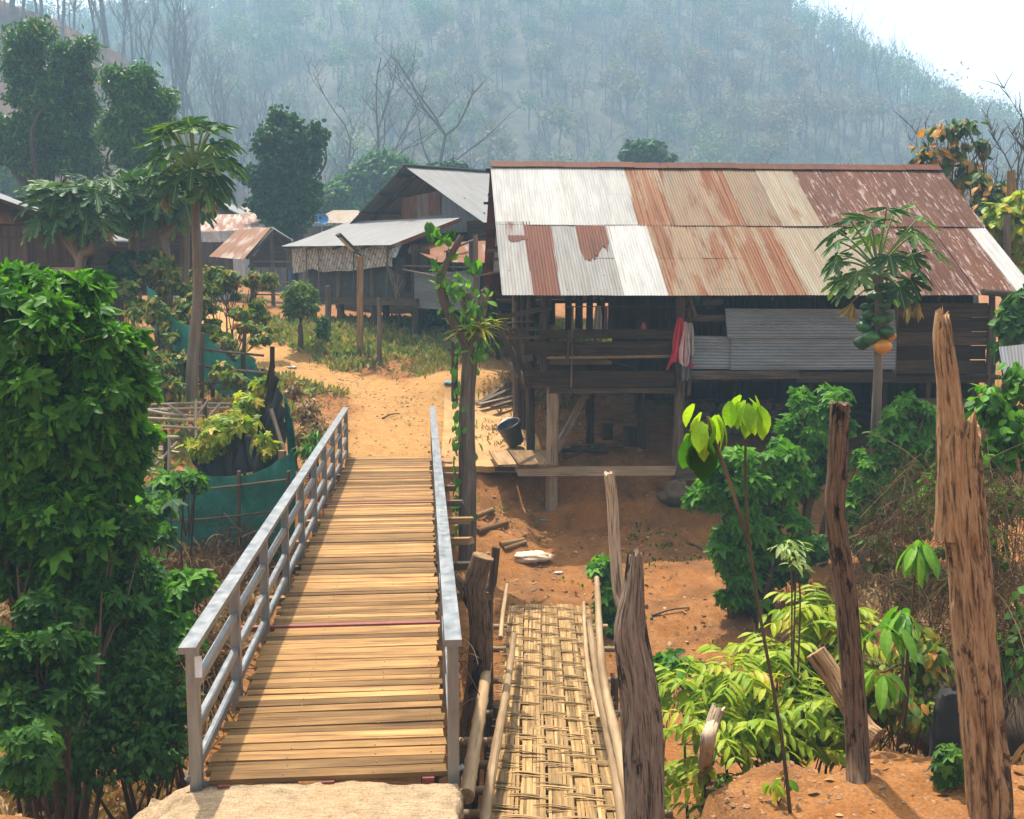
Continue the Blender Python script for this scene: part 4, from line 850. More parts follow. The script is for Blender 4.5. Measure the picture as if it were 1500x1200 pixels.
# ------------------------------------------------------------------ old posts
def oldpost(name, label, cat, base, pts_top, r0, r1, mt, n=22, rough=.14, splinter=.0, seed=1, cavities=(), prof=None, rows=70):
    """weathered timber: fluted, cracked, with a broken top; prof = [(share of length, radius, shift along x)]"""
    c = bez([base-UPZ*.3]+pts_top, rows); m = len(c); S = np.concatenate([[0], np.cumsum(np.linalg.norm(np.diff(c, axis=0), axis=1))]); L_ = S[-1]; S = S/L_
    n = int(n*1.8); ang = np.arange(n)/n*2*math.pi; tg = nrm(np.gradient(c, axis=0)); b = MB(); A, SS = np.meshgrid(ang, S); rr = r0+(r1-r0)*SS; sh_ = np.zeros(m)
    if prof: pr = np.array(prof, float); rr = np.interp(SS, pr[:, 0], pr[:, 1]); sh_ = np.interp(S, pr[:, 0], pr[:, 2])
    ca, sa = np.cos(A), np.sin(A); wv = SS*L_
    fl = .5*rough*fbm(ca*1.5, sa*1.5, wv*1.5, seed, 4)+.35*rough*vnoise(ca*6, sa*6, wv*1.4, seed+9)
    for q, dp in ((0, .2), (1, .12), (2, .12)):
        nz = vnoise(ca*(1.3+q)+q*7, sa*(1.3+q), wv*(.45+.3*q), seed+20+q)+.12*vnoise(ca*5, sa*5, wv*5, seed+30); on = sstep(-.1, .3, vnoise(ca*1.2, sa*1.2, wv*1.5, seed+40+q)); fl = fl-dp*(rough/.2)*on*np.exp(-(nz/.055)**2)
    rr = rr*(1+fl)
    for (a0, s0, wa, ws, dp) in cavities:
        da = np.abs((A-a0+math.pi) % (2*math.pi)-math.pi+.25*vnoise(wv*5, wv*0, 0, seed+3)); rr = rr*(1-dp*np.exp(-(da/wa)**4-((SS-s0)/ws)**4))
    X = np.array((1., 0, 0)); p = np.zeros((m, n, 3))
    for i in range(m):
        x = nrm(X-np.dot(X, tg[i])*tg[i]); y = np.cross(tg[i], x); p[i] = c[i]+X*sh_[i]+x*(np.cos(ang)*rr[i])[:, None]+y*(np.sin(ang)*rr[i])[:, None]
    jag = splinter*(.5+.5*vnoise(np.cos(ang)*2.2, np.sin(ang)*2.2, 0, seed+4)+.5*vnoise(np.cos(ang)*6, np.sin(ang)*6, 0, seed+5))
    tp = np.clip((S-.85)/.15, 0, 1)**2; p = p-tg[:, None]*(tp[:, None]*jag[None])[..., None]
    g = np.stack([SS*L_, ca*r0, sa*r0], -1)+RN.uniform(-9, 9, 3)
    pc = np.concatenate([p, p[:, :1]], 1); gc = np.concatenate([g, g[:, :1]], 1); b.grid(pc, .6, gc)
    ctr = p[-1].mean(0)-tg[-1]*.02; b.add(np.vstack([p[-1], ctr[None]]), [(k, (k+1) % n, n) for k in range(n)], .3, np.vstack([g[-1], g[-1].mean(0)[None]]))
    o = b.build(name, mt, smooth=True, loc=base); return tag(o, label, cat)
def charred(name, a, bcol, cc, amt):
    m, t, b = mat(name); g = attr(t, 'gr').outputs['Vector']
    f = noise(t, mapped(t, g, (6, 55, 55)), 1, 9, .78); k = ramp(t, f, [(.25, tuple(x*.3 for x in a)), (.45, a), (.72, bcol)])
    f2 = noise(t, mapped(t, g, (2.6, 6, 6)), 1, 6, .7); k = mixc(t, ramp(t, f2, [(1-amt-.03, 0), (1-amt+.03, 1)]), k, cc)
    f3 = noise(t, mapped(t, g, (3.5, 45, 45)), 1, 4); ck = ramp(t, f3, [(.38, .0), (.46, 1)]); k = mixc(t, 1, k, mixc(t, .7, (1, 1, 1), ck), 'MULTIPLY')
    t.links.new(k, b.inputs['Base Color']); b.inputs['Roughness'].default_value = .85; b.inputs['Specular IOR Level'].default_value = .2
    t.links.new(bump(t, mixc(t, .5, f, ck), .8, .012), b.inputs['Normal']); return m
M_char = charred('charred_wood', (.17, .11, .075), (.34, .245, .175), (.018, .014, .011), .44)
M_rot = charred('weathered_wood', (.28, .15, .07), (.5, .32, .17), (.07, .036, .018), .42)
M_bleach = charred('bleached_wood', (.4, .28, .18), (.62, .48, .34), (.2, .11, .06), .28)
M_darkpost = charred('dark_weathered_wood', (.12, .07, .042), (.24, .15, .09), (.015, .01, .008), .42)
def pt(px, py, Y): return P(px, py, Y)
oldpost('charred_post', 'thick grey post with charred black patches right of the bamboo walkway', 'post', pt(948, 1300, 6.3), [pt(945, 1180, 6.32), pt(938, 1040, 6.36), pt(925, 930, 6.4), pt(927, 860, 6.42), pt(928, 806, 6.45)], .155, .075, M_char, 28, .17, .05, 3, ((4.1, .55, .3, .12, .16), (5.0, .3, .3, .14, .14)), [(0, .138, 0), (.3, .135, 0), (.55, .13, 0), (.7, .122, 0), (.8, .108, -.01), (.88, .075, 0), (.95, .06, .008), (1, .045, .01)])
oldpost('pale_pole', 'slim bleached pole behind the charred post by the bamboo walkway', 'pole', np.array((*P(930, 900, 7.6)[:2], -2.2)), [pt(928, 1000, 7.6), pt(905, 860, 7.65), pt(897, 740, 7.7), pt(891, 690, 7.7)], .075, .04, M_bleach, 16, .16, .03, 5)
oldpost('weathered_post', 'tall tan hollowed post at the right edge of the foreground', 'post', np.array((*P(1452, 1200, 6.2)[:2], -.3)), [pt(1448, 1180, 6.2), pt(1435, 1020, 6.22), pt(1420, 850, 6.24), pt(1402, 700, 6.26), pt(1396, 600, 6.27)], .145, .062, M_rot, 32, .2, .2, 11, ((5.4, .42, .3, .16, .6), (4.4, .24, .16, .16, .6), (5.2, .62, .2, .035, .6), (4.6, .72, .18, .025, .5)), [(0, .135, 0), (.3, .132, 0), (.6, .13, 0), (.85, .125, .02), (1, .118, .03)], 110)
_wp = bpy.data.objects['weathered_post']; _sv = oldpost('split_top', None, None, pt(1396, 720, 6.27), [pt(1393, 640, 6.27), pt(1389, 570, 6.27), pt(1382, 500, 6.28), pt(1379, 447, 6.3)], .07, .03, M_rot, 18, .24, .1, 13, (), [(0, .09, 0), (.45, .085, 0), (.62, .07, 0), (.85, .058, 0), (1, .04, 0)], 60)
_sv.parent = _wp; _sv.location = tuple(np.array(_sv.location)-np.array(_wp.location))
oldpost('dark_post', 'tall dark brown post with black streak left of the tan hollowed post', 'post', Gd(1258, 1168), [pt(1256, 1100, 6.9), pt(1240, 880, 6.9), pt(1224, 760, 6.9), pt(1226, 680, 6.9), pt(1230, 588, 6.9)], .088, .062, M_darkpost, 20, .16, .02, 17, ((4.2, .6, .3, .25, .25),))
oldpost('stake', 'short pale splintered stake leaning among the yellow green saplings', 'stake', Gd(1030, 1142), [pt(1035, 1100, 7.2), pt(1044, 1060, 7.25), pt(1053, 1033, 7.3)], .075, .05, M_bleach, 16, .22, .06, 23)
oldpost('black_stump', 'burnt black stump behind the tall tan post', 'stump', np.array((*P(1388, 1100, 7.4)[:2], -.35)), [pt(1390, 1060, 7.4), pt(1396, 1010, 7.4)], .16, .1, plain('charcoal', (.012, .011, .011), .9), 16, .3, .08, 29)
logline([pt(1195, 955, 7.9), pt(1225, 1000, 7.8), pt(1262, 1062, 7.6), pt(1285, 1082, 7.5)], .085, .09, M_rot, 'fallen grey log leaning behind the dark brown post')
logline([pt(1120, 985, 9.2), pt(1155, 960, 9.3), pt(1225, 948, 9.5)], .045, .04, M_old, 'thin brown branch lying behind the yellow green saplings', 'branch', 'branch')
# forked trunk by the footbridge
fk = empty('forked_stump', np.array((*P(690, 1100, 10.6)[:2], -2.4)), 'dead forked stump with sawn top between the two footbridges', 'stump')
b = MB(); b.tube(bez([np.array((*P(684, 1150, 10.6)[:2], -2.8)), pt(690, 1060, 10.6), pt(704, 965, 10.6), pt(700, 890, 10.6), pt(696, 855, 10.6), pt(708, 815, 10.6)], 24), .12, 14, rough=.14); b.build('trunk', M_darkpost, fk, smooth=True)
b = MB(); b.tube(bez([pt(698, 895, 10.6), pt(680, 862, 10.6), pt(666, 845, 10.6)], 8), [.075]*4+[.06]*5, 10, rough=.12); b.build('fork', M_darkpost, fk, smooth=True)
b = MB(); b.tube([pt(708, 815.5, 10.6), pt(708.4, 814.3, 10.6)], [.112, .112], 14); b.build('sawn_face', M_tan, fk)
oldpost('stake', 'slim grey branch stake standing behind the forked stump', 'stake', np.array((*P(716, 950, 11)[:2], -2.2)), [pt(716, 900, 11), pt(722, 850, 11), pt(727, 800, 11)], .06, .045, M_old, 10, .1, .02, 31)
# small posts on the grass bank and the lane
for k, (px, py, ptop, Y, r, lab) in enumerate(((481, 470, 418, 30.5, .1, 'thick grey post beside the dark round shrub'), (556, 512, 436, 27.6, .07, 'slim brown post right of the street lamp post'), (372, 452, 420, 30.5, .09, 'grey post standing in the weeds left of the round shrub'), (666, 592, 500, 24.6, .09, 'dark post behind the vine covered stump'))):
    q = gp(px, Y); oldpost('fence_post', lab, 'post', q, [P(px, (py+ptop)/2, Y), P(px-1, ptop, Y)], r, r*.85, M_grey if k != 3 else M_dark, 10, .15, .03, 40+k)
# ------------------------------------------------------------------ fences on the left
M_net = None
def netmat(name, c, tr):
    m, t, b = mat(name); g = attr(t, 'gr').outputs['Vector']; f = noise(t, g, 3, 5); f2 = noise(t, mapped(t, g, (40, 40, 40)), 1, 2)
    k = ramp(t, f, [(.3, tuple(x*.55 for x in c)), (.7, c)]); k = mixc(t, 1, k, ramp(t, f2, [(.3, .7), (.7, 1.1)]), 'MULTIPLY'); t.links.new(k, b.inputs['Base Color']); b.inputs['Roughness'].default_value = .6
    tl = t.nodes.new('ShaderNodeBsdfTranslucent'); t.links.new(k, tl.inputs[0]); mx = t.nodes.new('ShaderNodeMixShader'); mx.inputs[0].default_value = tr
    t.links.new(b.outputs[0], mx.inputs[1]); t.links.new(tl.outputs[0], mx.inputs[2]); t.links.new(mx.outputs[0], t.nodes['Material Output'].inputs[0]); return m
M_gnet = netmat('green_shade_net', (.04, .27, .2), .3); M_tnet = netmat('turquoise_net', (.05, .38, .3), .35); M_bnet = netmat('black_net', (.012, .012, .013), .1)
def drape(b, tops, bots, nu=50, nv=16, amp=.05, seed=0):
    tc, bc = bez(tops, nu), bez(bots, nu); k = min(len(tc), len(bc)); tc, bc = tc[np.linspace(0, len(tc)-1, k).astype(int)], bc[np.linspace(0, len(bc)-1, k).astype(int)]
    V = np.linspace(0, 1, nv); p = tc[:, None]*(1-V)[None, :, None]+bc[:, None]*V[None, :, None]
    U = np.linspace(0, 1, k); fold = amp*(np.sin(U[:, None]*38+2*fbm(U[:, None]*6, V[None]*2, 0, seed, 2))*(1-.5*V[None])+.8*fbm(U[:, None]*9, V[None]*3, 0, seed+3, 3))
    p[..., 1] += fold; p[..., 0] += fold*.4; b.grid(p); b.grid(p[::-1]+np.array((.002, .004, 0)))
gf = empty('net_fence', P(310, 830, 15.6), 'dark green shade net fence below the bamboo trellis left of the footbridge', 'fence')
b = MB(); drape(b, [P(170, 722, 15.6), P(222, 712, 15.6), P(268, 690, 15.5), P(318, 698, 15.6), P(370, 694, 15.6), P(412, 672, 15.7), P(432, 655, 15.9)], [P(170, 850, 15.6), P(222, 852, 15.6), P(268, 850, 15.5), P(318, 850, 15.6), P(370, 842, 15.6), P(412, 820, 15.7), P(432, 800, 15.9)], seed=2); b.build('net', M_gnet, gf, smooth=True)
for px in (185, 262, 348, 420): b = MB(); b.tube([P(px, 850, 15.5)-UPZ*.3, P(px+2, 690, 15.5)], [.035, .03], 7, rough=.1); b.build('stake', M_old, gf)
for py in (716, 760): b = MB(); b.tube(bez([P(170, py+5, 15.47), P(300, py, 15.42), P(425, py-14, 15.55)], 12), .018, 6); b.build('rail', M_old, gf)
bn = empty('black_net_screen', P(400, 690, 16.2), 'torn black net hung on a leaning stake above the green net fence', 'net')
b = MB(); drape(b, [P(398, 508, 17.2), P(402, 540, 17), P(410, 575, 16.8), P(420, 620, 16.4)], [P(392, 600, 17.2), P(376, 640, 17), P(372, 690, 16.6), P(412, 690, 16.3)], 30, 12, .05, 8); b.build('net', M_bnet, bn, smooth=True)
b = MB(); drape(b, [P(280, 640, 16.4), P(320, 632, 16.4), P(365, 640, 16.4)], [P(290, 695, 16.2), P(320, 700, 16.2), P(375, 690, 16.2)], 30, 8, .06, 12); b.build('net', M_bnet, bn, smooth=True)
b = MB(); b.tube(bez([gp(398, 16.9)-UPZ*.2, P(399, 600, 16.9), P(399, 508, 17.0)], 8), .04, 7, rough=.1); b.build('stake', M_dark, bn)
b = MB(); b.tube([P(397, 600, 16.6), P(417, 665, 16.2)], .035, 7); b.build('stake', M_grey, bn)
b = MB(); b.tube([P(415, 720, 15.9), P(413, 660, 15.9)], [.07, .06], 8, rough=.1); b.build('stake', M_tan, bn)
tn = MB(); drape(tn, [P(416, 575, 17.4), P(420, 590, 17.1), P(430, 620, 16.7)], [P(424, 680, 17.2), P(428, 685, 16.9), P(437, 690, 16.5)], 20, 10, .03, 4); tag(tn.build('net_strip', M_tnet, smooth=True, loc=P(425, 690, 17)), 'narrow turquoise net strip right of the torn black net', 'net')
# stick fence with turquoise net higher up the lane
sf = empty('stick_fence', gp(340, 22), 'stick fence draped with turquoise net along the left lane', 'fence')
for k, (px, top_, Y) in enumerate(((296, 488, 21.5), (312, 505, 21.8), (326, 500, 22), (358, 478, 22.6), (340, 520, 22.2), (384, 540, 23))):
    b = MB(); q = gp(px, Y); b.tube([q-UPZ*.2, P(px-1, (top_+560)/2, Y), P(px+1, top_, Y)], [.05, .05, .045], 8, rough=.12); b.build('stake', M_old, sf)
for py in (515, 540, 565): b = MB(); b.tube(bez([P(288, py-6, 21.4), P(325, py, 21.9), P(386, py+6, 22.9)], 10), .03, 7, rough=.1); b.build('rail', M_grey, sf)
b = MB(); drape(b, [P(216, 418, 24), P(236, 446, 23.4), P(262, 470, 22.6), P(292, 484, 21.6), P(310, 500, 21.7), P(340, 530, 22.1), P(362, 520, 22.8), P(388, 552, 23.2)], [P(216, 470, 24), P(236, 500, 23.4), P(262, 530, 22.6), P(292, 545, 21.6), P(312, 568, 21.7), P(340, 580, 22.1), P(362, 570, 22.8), P(388, 560, 23.2)], 60, 10, .05, 16); b.build('net', M_tnet, sf, smooth=True)
b = MB(); drape(b, [P(170, 420, 25.5), P(195, 419, 25.5)], [P(170, 436, 25.5), P(195, 434, 25.5)], 10, 6, .05, 3); tag(b.build('net_scrap', M_tnet, smooth=True, loc=P(180, 436, 25.5)), 'turquoise net scrap behind the big left bush below the papaya trees', 'net')
# bamboo trellis
tr = empty('bamboo_trellis', gp(260, 18), 'grey bamboo stick trellis leaning in the garden left of the footbridge', 'trellis')
def stick(a, c, r, mt=M_bpole): b = MB(); b.tube(bez([a, (a+c)/2+np.array((0, 0, RN.uniform(-.04, .04))), c], 6), r, 6, rough=.05); b.build('stick', mt, tr, smooth=True)
M_gst = wood('grey_bamboo', (.2, .15, .1), (.4, .32, .23), (.55, .46, .35), .8, .3, .7, .3)
for (x0, y0, x1, y1, Y) in ((205, 594, 340, 592, 19.5), (190, 601, 335, 598, 19.3), (195, 612, 320, 618, 19), (200, 622, 318, 629, 18.6), (192, 644, 262, 640, 18.2), (192, 652, 258, 656, 17.8), (205, 660, 262, 664, 17.6), (210, 600, 300, 610, 19.1), (180, 690, 230, 688, 17), (182, 672, 240, 672, 17.2)):
    stick(P(x0, y0, Y+.1), P(x1, y1, Y-.1), .03, M_gst)
for (x0, y0, x1, y1, Y) in ((287, 640, 287, 585, 18.7), (204, 705, 260, 648, 17.2), (235, 600, 256, 608, 19.2), (282, 618, 306, 585, 18.8), (212, 680, 212, 644, 17.4), (225, 690, 222, 643, 17.2), (247, 690, 248, 640, 17.2), (194, 690, 206, 640, 17.2), (245, 592, 290, 628, 18.9), (305, 612, 322, 592, 18.9)):
    stick(P(x0, y0, Y), P(x1, y1, Y+.2), .026, M_gst)
stick(P(178, 694, 16.6), P(200, 624, 16.8), .03, plain('yellow_bamboo', (.5, .3, .08), .5))
for (px, Y) in ((210, 18.8), (300, 19.2), (240, 17.4)): stick(gp(px, Y)-UPZ*.1, gp(px, Y)+UPZ*.8, .04, M_old)
# right side posts and scrap beyond the house
oldpost('fence_post', 'tan post rising behind the right end of the stilt house roof', 'post', gp(1480, 23), [P(1481, 350, 23), P(1481, 250, 23)], .11, .09, M_tan, 12, .1, .02, 61)
oldpost('fence_post', 'short dark post between the roof end and the tan post', 'post', gp(1475, 21.5), [P(1475, 360, 21.5), P(1475, 315, 21.5)], .08, .07, M_grey, 10, .1, .02, 62)
oldpost('fence_post', 'grey post below the right end of the roof', 'post', gp(1483, 18.5), [P(1484, 480, 18.5), P(1485, 435, 18.5)], .1, .09, M_old, 10, .1, .02, 63)
m = MB(); corr(m, P(1463, 508, 17.5), P(1540, 500, 17.5), P(1540, 548, 17), P(1470, 548, 17), t=.3, rows=6, per=4); tag(m.build('tin_scrap', T_dull, smooth=True, loc=P(1490, 548, 17)), 'rusty dull tin scrap leaning at the right end of the house', 'tin sheet')
logline([P(1440, 428, 18.6), P(1500, 432, 19)], .06, .06, M_old, 'dark pole end sticking out under the right eave', 'pole', 'pole')
# ------------------------------------------------------------------ leaves
def t_lance(wd=.2, droop=.25, fold=.25, n=5):
    v = []; f = []
    for i in range(n+1):
        y = i/n; w_ = wd*math.sin(math.pi*min(1, y*.92+.06))**.8 if i < n else .0
        z = -droop*y*y; v += [(-w_, y, z+w_*fold), (0, y, z), (w_, y, z+w_*fold)]
    for i in range(n):
        a = 3*i; f += [(a, a+1, a+4, a+3), (a+1, a+2, a+5, a+4)]
    return np.array(v), f
def t_lobed(lobes, depth, n=5, droop=.35, sub=0, cup=0):
    """palmate leaf: lobes = [(angle from tip, length, angular width)]"""
    out = []
    for (a, L_, wd) in lobes:
        ks = [(-wd, depth), (-wd*.62, .62), (-wd*.3, .86), (0, 1), (wd*.3, .86), (wd*.62, .62)] if not sub else [(-wd, depth), (-wd*.75, .5), (-wd*.85, .68), (-wd*.4, .66), (-wd*.42, .88), (0, 1), (wd*.42, .88), (wd*.4, .66), (wd*.85, .68), (wd*.75, .5)]
        for (da, r) in ks: out.append((a+da, r*L_))
    out.append((lobes[-1][0]+lobes[-1][2], depth*.8))
    v = [(0, 0, 0)]
    for a, r in out: v.append((r*math.sin(a), r*math.cos(a), -droop*r*r+cup*math.sin(a*3)*.05))
    return np.array(v), [(0, i+1, i) for i in range(1, len(v)-1)]
TL_ = t_lance(.17, .3); T_BROAD = t_lance(.3, .3, .2); T_LONG = t_lance(.1, .35, .3); T_OVAL = t_lance(.36, .2, .15, 4); T_SMALL = t_lance(.3, .2, .2, 2); T_STRAP = t_lance(.05, .6, .3, 6)
T_CHAYA = t_lobed([(-1.75, .6, .45), (-.88, .86, .46), (0, 1.0, .46), (.88, .86, .46), (1.75, .6, .45)], .56, droop=.3)
T_PAPAYA = t_lobed([(-2.3, .6, .3), (-1.55, .8, .36), (-.78, .95, .38), (0, 1.0, .38), (.78, .95, .38), (1.55, .8, .36), (2.3, .6, .3)], .3, droop=.3, sub=1)
T_DIA = (np.array([(0, 0, 0), (.32, .5, .05), (0, 1, -.08), (-.32, .5, .05)]), [(0, 1, 2, 3)])
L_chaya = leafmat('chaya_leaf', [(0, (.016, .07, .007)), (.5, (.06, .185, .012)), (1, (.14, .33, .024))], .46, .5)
L_chaya2 = leafmat('dark_green_leaf', [(0, (.016, .062, .008)), (.7, (.05, .14, .018)), (1, (.105, .22, .03))], .42, .55)  # darker green than the chaya leaf, for other shrubs, weeds and trees
L_bright = leafmat('yellow_green_leaf', [(0, (.1, .2, .012)), (.4, (.24, .34, .02)), (.8, (.4, .42, .03)), (1, (.5, .3, .04))], .42, .45)
L_lime = leafmat('lime_leaf', [(0, (.2, .38, .02)), (1, (.38, .5, .03))], .5, .4)
L_mango = leafmat('mango_leaf', [(0, (.014, .06, .009)), (.6, (.04, .13, .016)), (.9, (.1, .21, .025)), (1, (.28, .26, .04))], .28, .4)
L_jack = leafmat('jackfruit_leaf', [(0, (.014, .05, .014)), (.8, (.03, .1, .02)), (1, (.06, .16, .03))], .22, .65)
L_pap = leafmat('papaya_leaf', [(0, (.02, .06, .012)), (.7, (.045, .12, .02)), (1, (.12, .2, .04))], .3, .5, (.26, .3, .12))
L_olive = leafmat('dry_shrub_leaf', [(0, (.05, .11, .018)), (.5, (.12, .2, .03)), (.8, (.24, .24, .04)), (.93, (.4, .24, .05)), (1, (.4, .14, .03))], .35, .6)
L_orange = leafmat('orange_leaf', [(0, (.03, .08, .02)), (.62, (.07, .14, .025)), (.74, (.4, .2, .03)), (1, (.55, .25, .03))], .35, .5)
L_weed = leafmat('weed_leaf', [(0, (.09, .14, .03)), (.35, (.17, .23, .05)), (.65, (.3, .25, .08)), (1, (.4, .26, .11))], .3, .7)
L_straw = leafmat('straw', [(0, (.16, .09, .04)), (.6, (.32, .2, .09)), (1, (.46, .33, .17))], .2, .8)
L_litter = leafmat('leaf_litter', [(0, (.1, .05, .022)), (.6, (.3, .16, .07)), (1, (.5, .34, .18))], .15, .8)
L_dead = leafmat('withered_leaf', [(0, (.1, .06, .025)), (.6, (.28, .19, .06)), (1, (.42, .33, .08))], .3, .8)
M_bark = wood('tree_bark', (.03, .024, .018), (.085, .065, .048), (.16, .125, .095), .5, .6, .9, .3)
M_pbark = wood('papaya_bark', (.09, .065, .045), (.22, .165, .115), (.34, .27, .2), .35, .3, .85, .2)
M_twig = wood('twig', (.05, .03, .018), (.13, .08, .045), (.24, .16, .1), .6, .4, .9, .4)
def px_ell(es):
    """(px, py, Y, rx px, ry px[, depth factor]) -> world ellipsoids of real size"""
    r = []
    for e in es:
        c = P(e[0], e[1], e[2]); k = e[2]/F*.95; df = e[5] if len(e) > 5 else .9
        r.append((c, np.array((e[3]*k, (e[3]+e[4])/2*k*df, e[4]*k))))
    return r
def crown_pts(ells, n, shell=.45, seed=None):
    vol = np.array([(e[1].prod())**.72 for e in ells]); cnt = (n*vol/vol.sum()).astype(int)+1
    ps = []; ds = []
    for (c, r), k in zip(ells, cnt):
        d = nrm(RN.normal(0, 1, (k, 3))); rad = (1-shell*RN.random(k)**1.4)*(.95+.3*fbm(d[:, 0]*2.2+c[0], d[:, 1]*2.2+c[1], d[:, 2]*2.2+c[2], 5, 3))
        ps.append(c+d*r*rad[:, None]); ds.append(nrm(d/r))
    return np.concatenate(ps), np.concatenate(ds)
def lumpy(ells, k=9, lo=.18, hi=.38, out=.86):
    """break smooth ellipsoids up into many smaller leaf clumps"""
    o = []
    for c, e in ells:
        for q in range(k):
            d = nrm(RN.normal(0, 1, 3)); f = RN.uniform(lo, hi); o.append((c+d*e*out*RN.uniform(.62, 1.08), e*f*np.array((1.1, 1.1, .85))))
    return o
def foliage(mb, tm, ells, n, size, shell=.45, up=.7, droop=.7, sj=.35, jit=.45, vlo=0, vhi=1, clump=0, lump=0, spread=0):
    if lump: ells = lumpy(ells, lump)
    p, d = crown_pts(ells, n if not clump else max(1, n//clump), shell)
    if clump:
        k = len(p); p = np.repeat(p, clump, 0); d = np.repeat(d, clump, 0); cv = np.repeat(RN.random(k), clump)
        p = p+RN.normal(0, spread or size*.45, p.shape); jit = jit*1.4
    m = len(p); up_ = np.array((0, 0, 1.))
    nor = d*.75+up_*up+RN.normal(0, jit, (m, 3)); tip = d*np.array((1, 1, .25))*.7-up_*droop+RN.normal(0, jit, (m, 3))
    v = RN.random(m); v = v if not clump else np.clip(.55*cv+.45*v, 0, 1)
    mb.leaves(tm, p, tip, nor, size*(1+RN.uniform(-sj, sj, m)), vlo+(vhi-vlo)*v)
def limbs(mb, base, ells, r, n=1, bow=.15, sides=7, twigs=0):
    base = np.asarray(base, float)
    for c, e in ells:
        for k in range(n):
            tgt = c+RN.normal(0, .3, 3)*e; mid = (base+tgt)/2+RN.normal(0, bow, 3)*np.linalg.norm(tgt-base)*np.array((1, 1, .3)); mid[2] = base[2]+(tgt[2]-base[2])*.6
            cv = bez([base, mid, tgt], 8); mb.tube(cv, np.linspace(r, r*.25, len(cv)), sides, rough=.08)
            for q in range(twigs):
                a = cv[RN.integers(3, len(cv))]; b_ = c+nrm(RN.normal(0, 1, 3))*e*.9; mb.tube(bez([a, (a+b_)/2+RN.normal(0, .08, 3), b_], 4), [r*.22]*2+[r*.15]*(len(bez([a, a, b_], 4))-2), 4, cap=False)
def tree(name, label, base, ells, nleaf, size, tm, lm, r=.2, trunk=None, group=None, cat='tree', bark=None, ln=1, twigs=3, **kw):
    base = np.asarray(base, float); t = empty(name, base, label, cat, group); b = MB()
    if trunk is None:
        ctr = np.mean([e[0] for e in ells], 0); fork = base*.55+ctr*.45; fork[2] = base[2]+(min(e[0][2] for e in ells)-base[2])*.6
        trunk = [base-UPZ*.3, (base+fork)/2+np.array((.05*r/.2, 0, 0)), fork]
    tc = bez(trunk, 12); b.tube(tc, np.linspace(r, r*.72, len(tc)), 10, rough=.1); limbs(b, tc[-1], ells, r*.32, ln, .12, 6, twigs)
    b.build('trunk', bark or M_bark, t, smooth=True); c = MB(); foliage(c, tm, ells, nleaf, size, **kw); c.build('crown', lm, t); return t
def shrub(name, label, base, ells, nleaf, size, tm, lm, r=.03, ns=5, group=None, cat='shrub', **kw):
    base = np.asarray(base, float); t = empty(name, base, label, cat, group); b = MB()
    for k in range(ns):
        c, e = ells[k % len(ells)]; tgt = c+RN.normal(0, .35, 3)*e; s0 = base+np.array((RN.normal(0, r*3), RN.normal(0, r*3), -.1)); b.tube(bez([s0, (s0+tgt)/2+RN.normal(0, .06, 3), tgt], 8), [r]*4+[r*.6]*(len(bez([s0, s0, tgt], 8))-4), 6, cap=False, rough=.1)
        for q in range(4):
            b_ = c+nrm(RN.normal(0, 1, 3))*e*.85; a = tgt*.6+s0*.4; b.tube(np.array([a, (a+b_)/2+RN.normal(0, .05, 3), b_]), [r*.5, r*.4, r*.25], 4, cap=False)
    b.build('stems', M_twig, t, smooth=True); c = MB(); foliage(c, tm, ells, nleaf, size, **kw); c.build('leaves', lm, t); return t
# ---- large trees behind the village
def base_px(px, Y): return gp(px, Y)
tree('mango_tree', 'tall dark mango tree with two leafy heads at the left edge', base_px(75, 44), px_ell([(38, 62, 44, 30, 34), (118, 84, 44, 36, 30), (28, 96, 44, 22, 24), (60, 120, 44, 38, 30), (98, 130, 44, 34, 40), (62, 165, 44, 44, 40), (100, 190, 44, 38, 46), (50, 210, 44, 46, 40), (105, 232, 44, 44, 36), (5, 205, 44, 40, 30)]), 42000, .25, TL_, L_mango, .4, shell=.95, clump=6, lump=11, spread=.2, jit=.6)
tree('mango_tree', 'shorter mango tree with yellowish top right of the two headed mango', base_px(195, 42), px_ell([(190, 126, 42, 28, 28), (192, 165, 42, 32, 34), (224, 170, 42, 22, 26), (186, 205, 42, 32, 36), (238, 148, 42, 14, 10), (205, 240, 42, 30, 26)]), 26000, .24, TL_, L_mango, .3, shell=.95, clump=6, lump=11, spread=.2, jit=.6, vlo=.2)
tree('jackfruit_tree', 'dense dark tree with pale trunk behind the rusty shelter', base_px(436, 47), px_ell([(415, 182, 47, 22, 22), (412, 212, 47, 34, 30), (440, 220, 47, 28, 28), (398, 250, 47, 36, 32), (440, 258, 47, 34, 32), (400, 292, 47, 36, 30), (444, 300, 47, 16, 30), (415, 318, 47, 28, 20), (466, 195, 47, 8, 10)]), 24000, .21, T_OVAL, L_jack, .26, trunk=[base_px(436, 47)-UPZ*.3, P(437, 340, 47), P(431, 300, 46.7)], shell=.9, clump=6, lump=12, spread=.18, jit=.6)
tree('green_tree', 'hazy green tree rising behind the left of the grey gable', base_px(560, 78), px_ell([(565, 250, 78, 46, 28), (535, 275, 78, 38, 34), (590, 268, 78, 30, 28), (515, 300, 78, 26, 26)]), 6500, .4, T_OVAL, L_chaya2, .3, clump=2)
tree('green_tree', 'small hazy green tree peeking over the grey gable ridge', base_px(650, 70), px_ell([(640, 250, 70, 24, 14), (665, 242, 70, 18, 8), (655, 262, 70, 28, 16)]), 2400, .36, T_OVAL, L_jack, .2)
tree('green_tree', 'low hazy green tree between the dense dark tree and the gable', base_px(495, 72), px_ell([(490, 290, 72, 22, 24), (502, 310, 72, 20, 16)]), 2200, .36, T_OVAL, L_chaya2, .2)
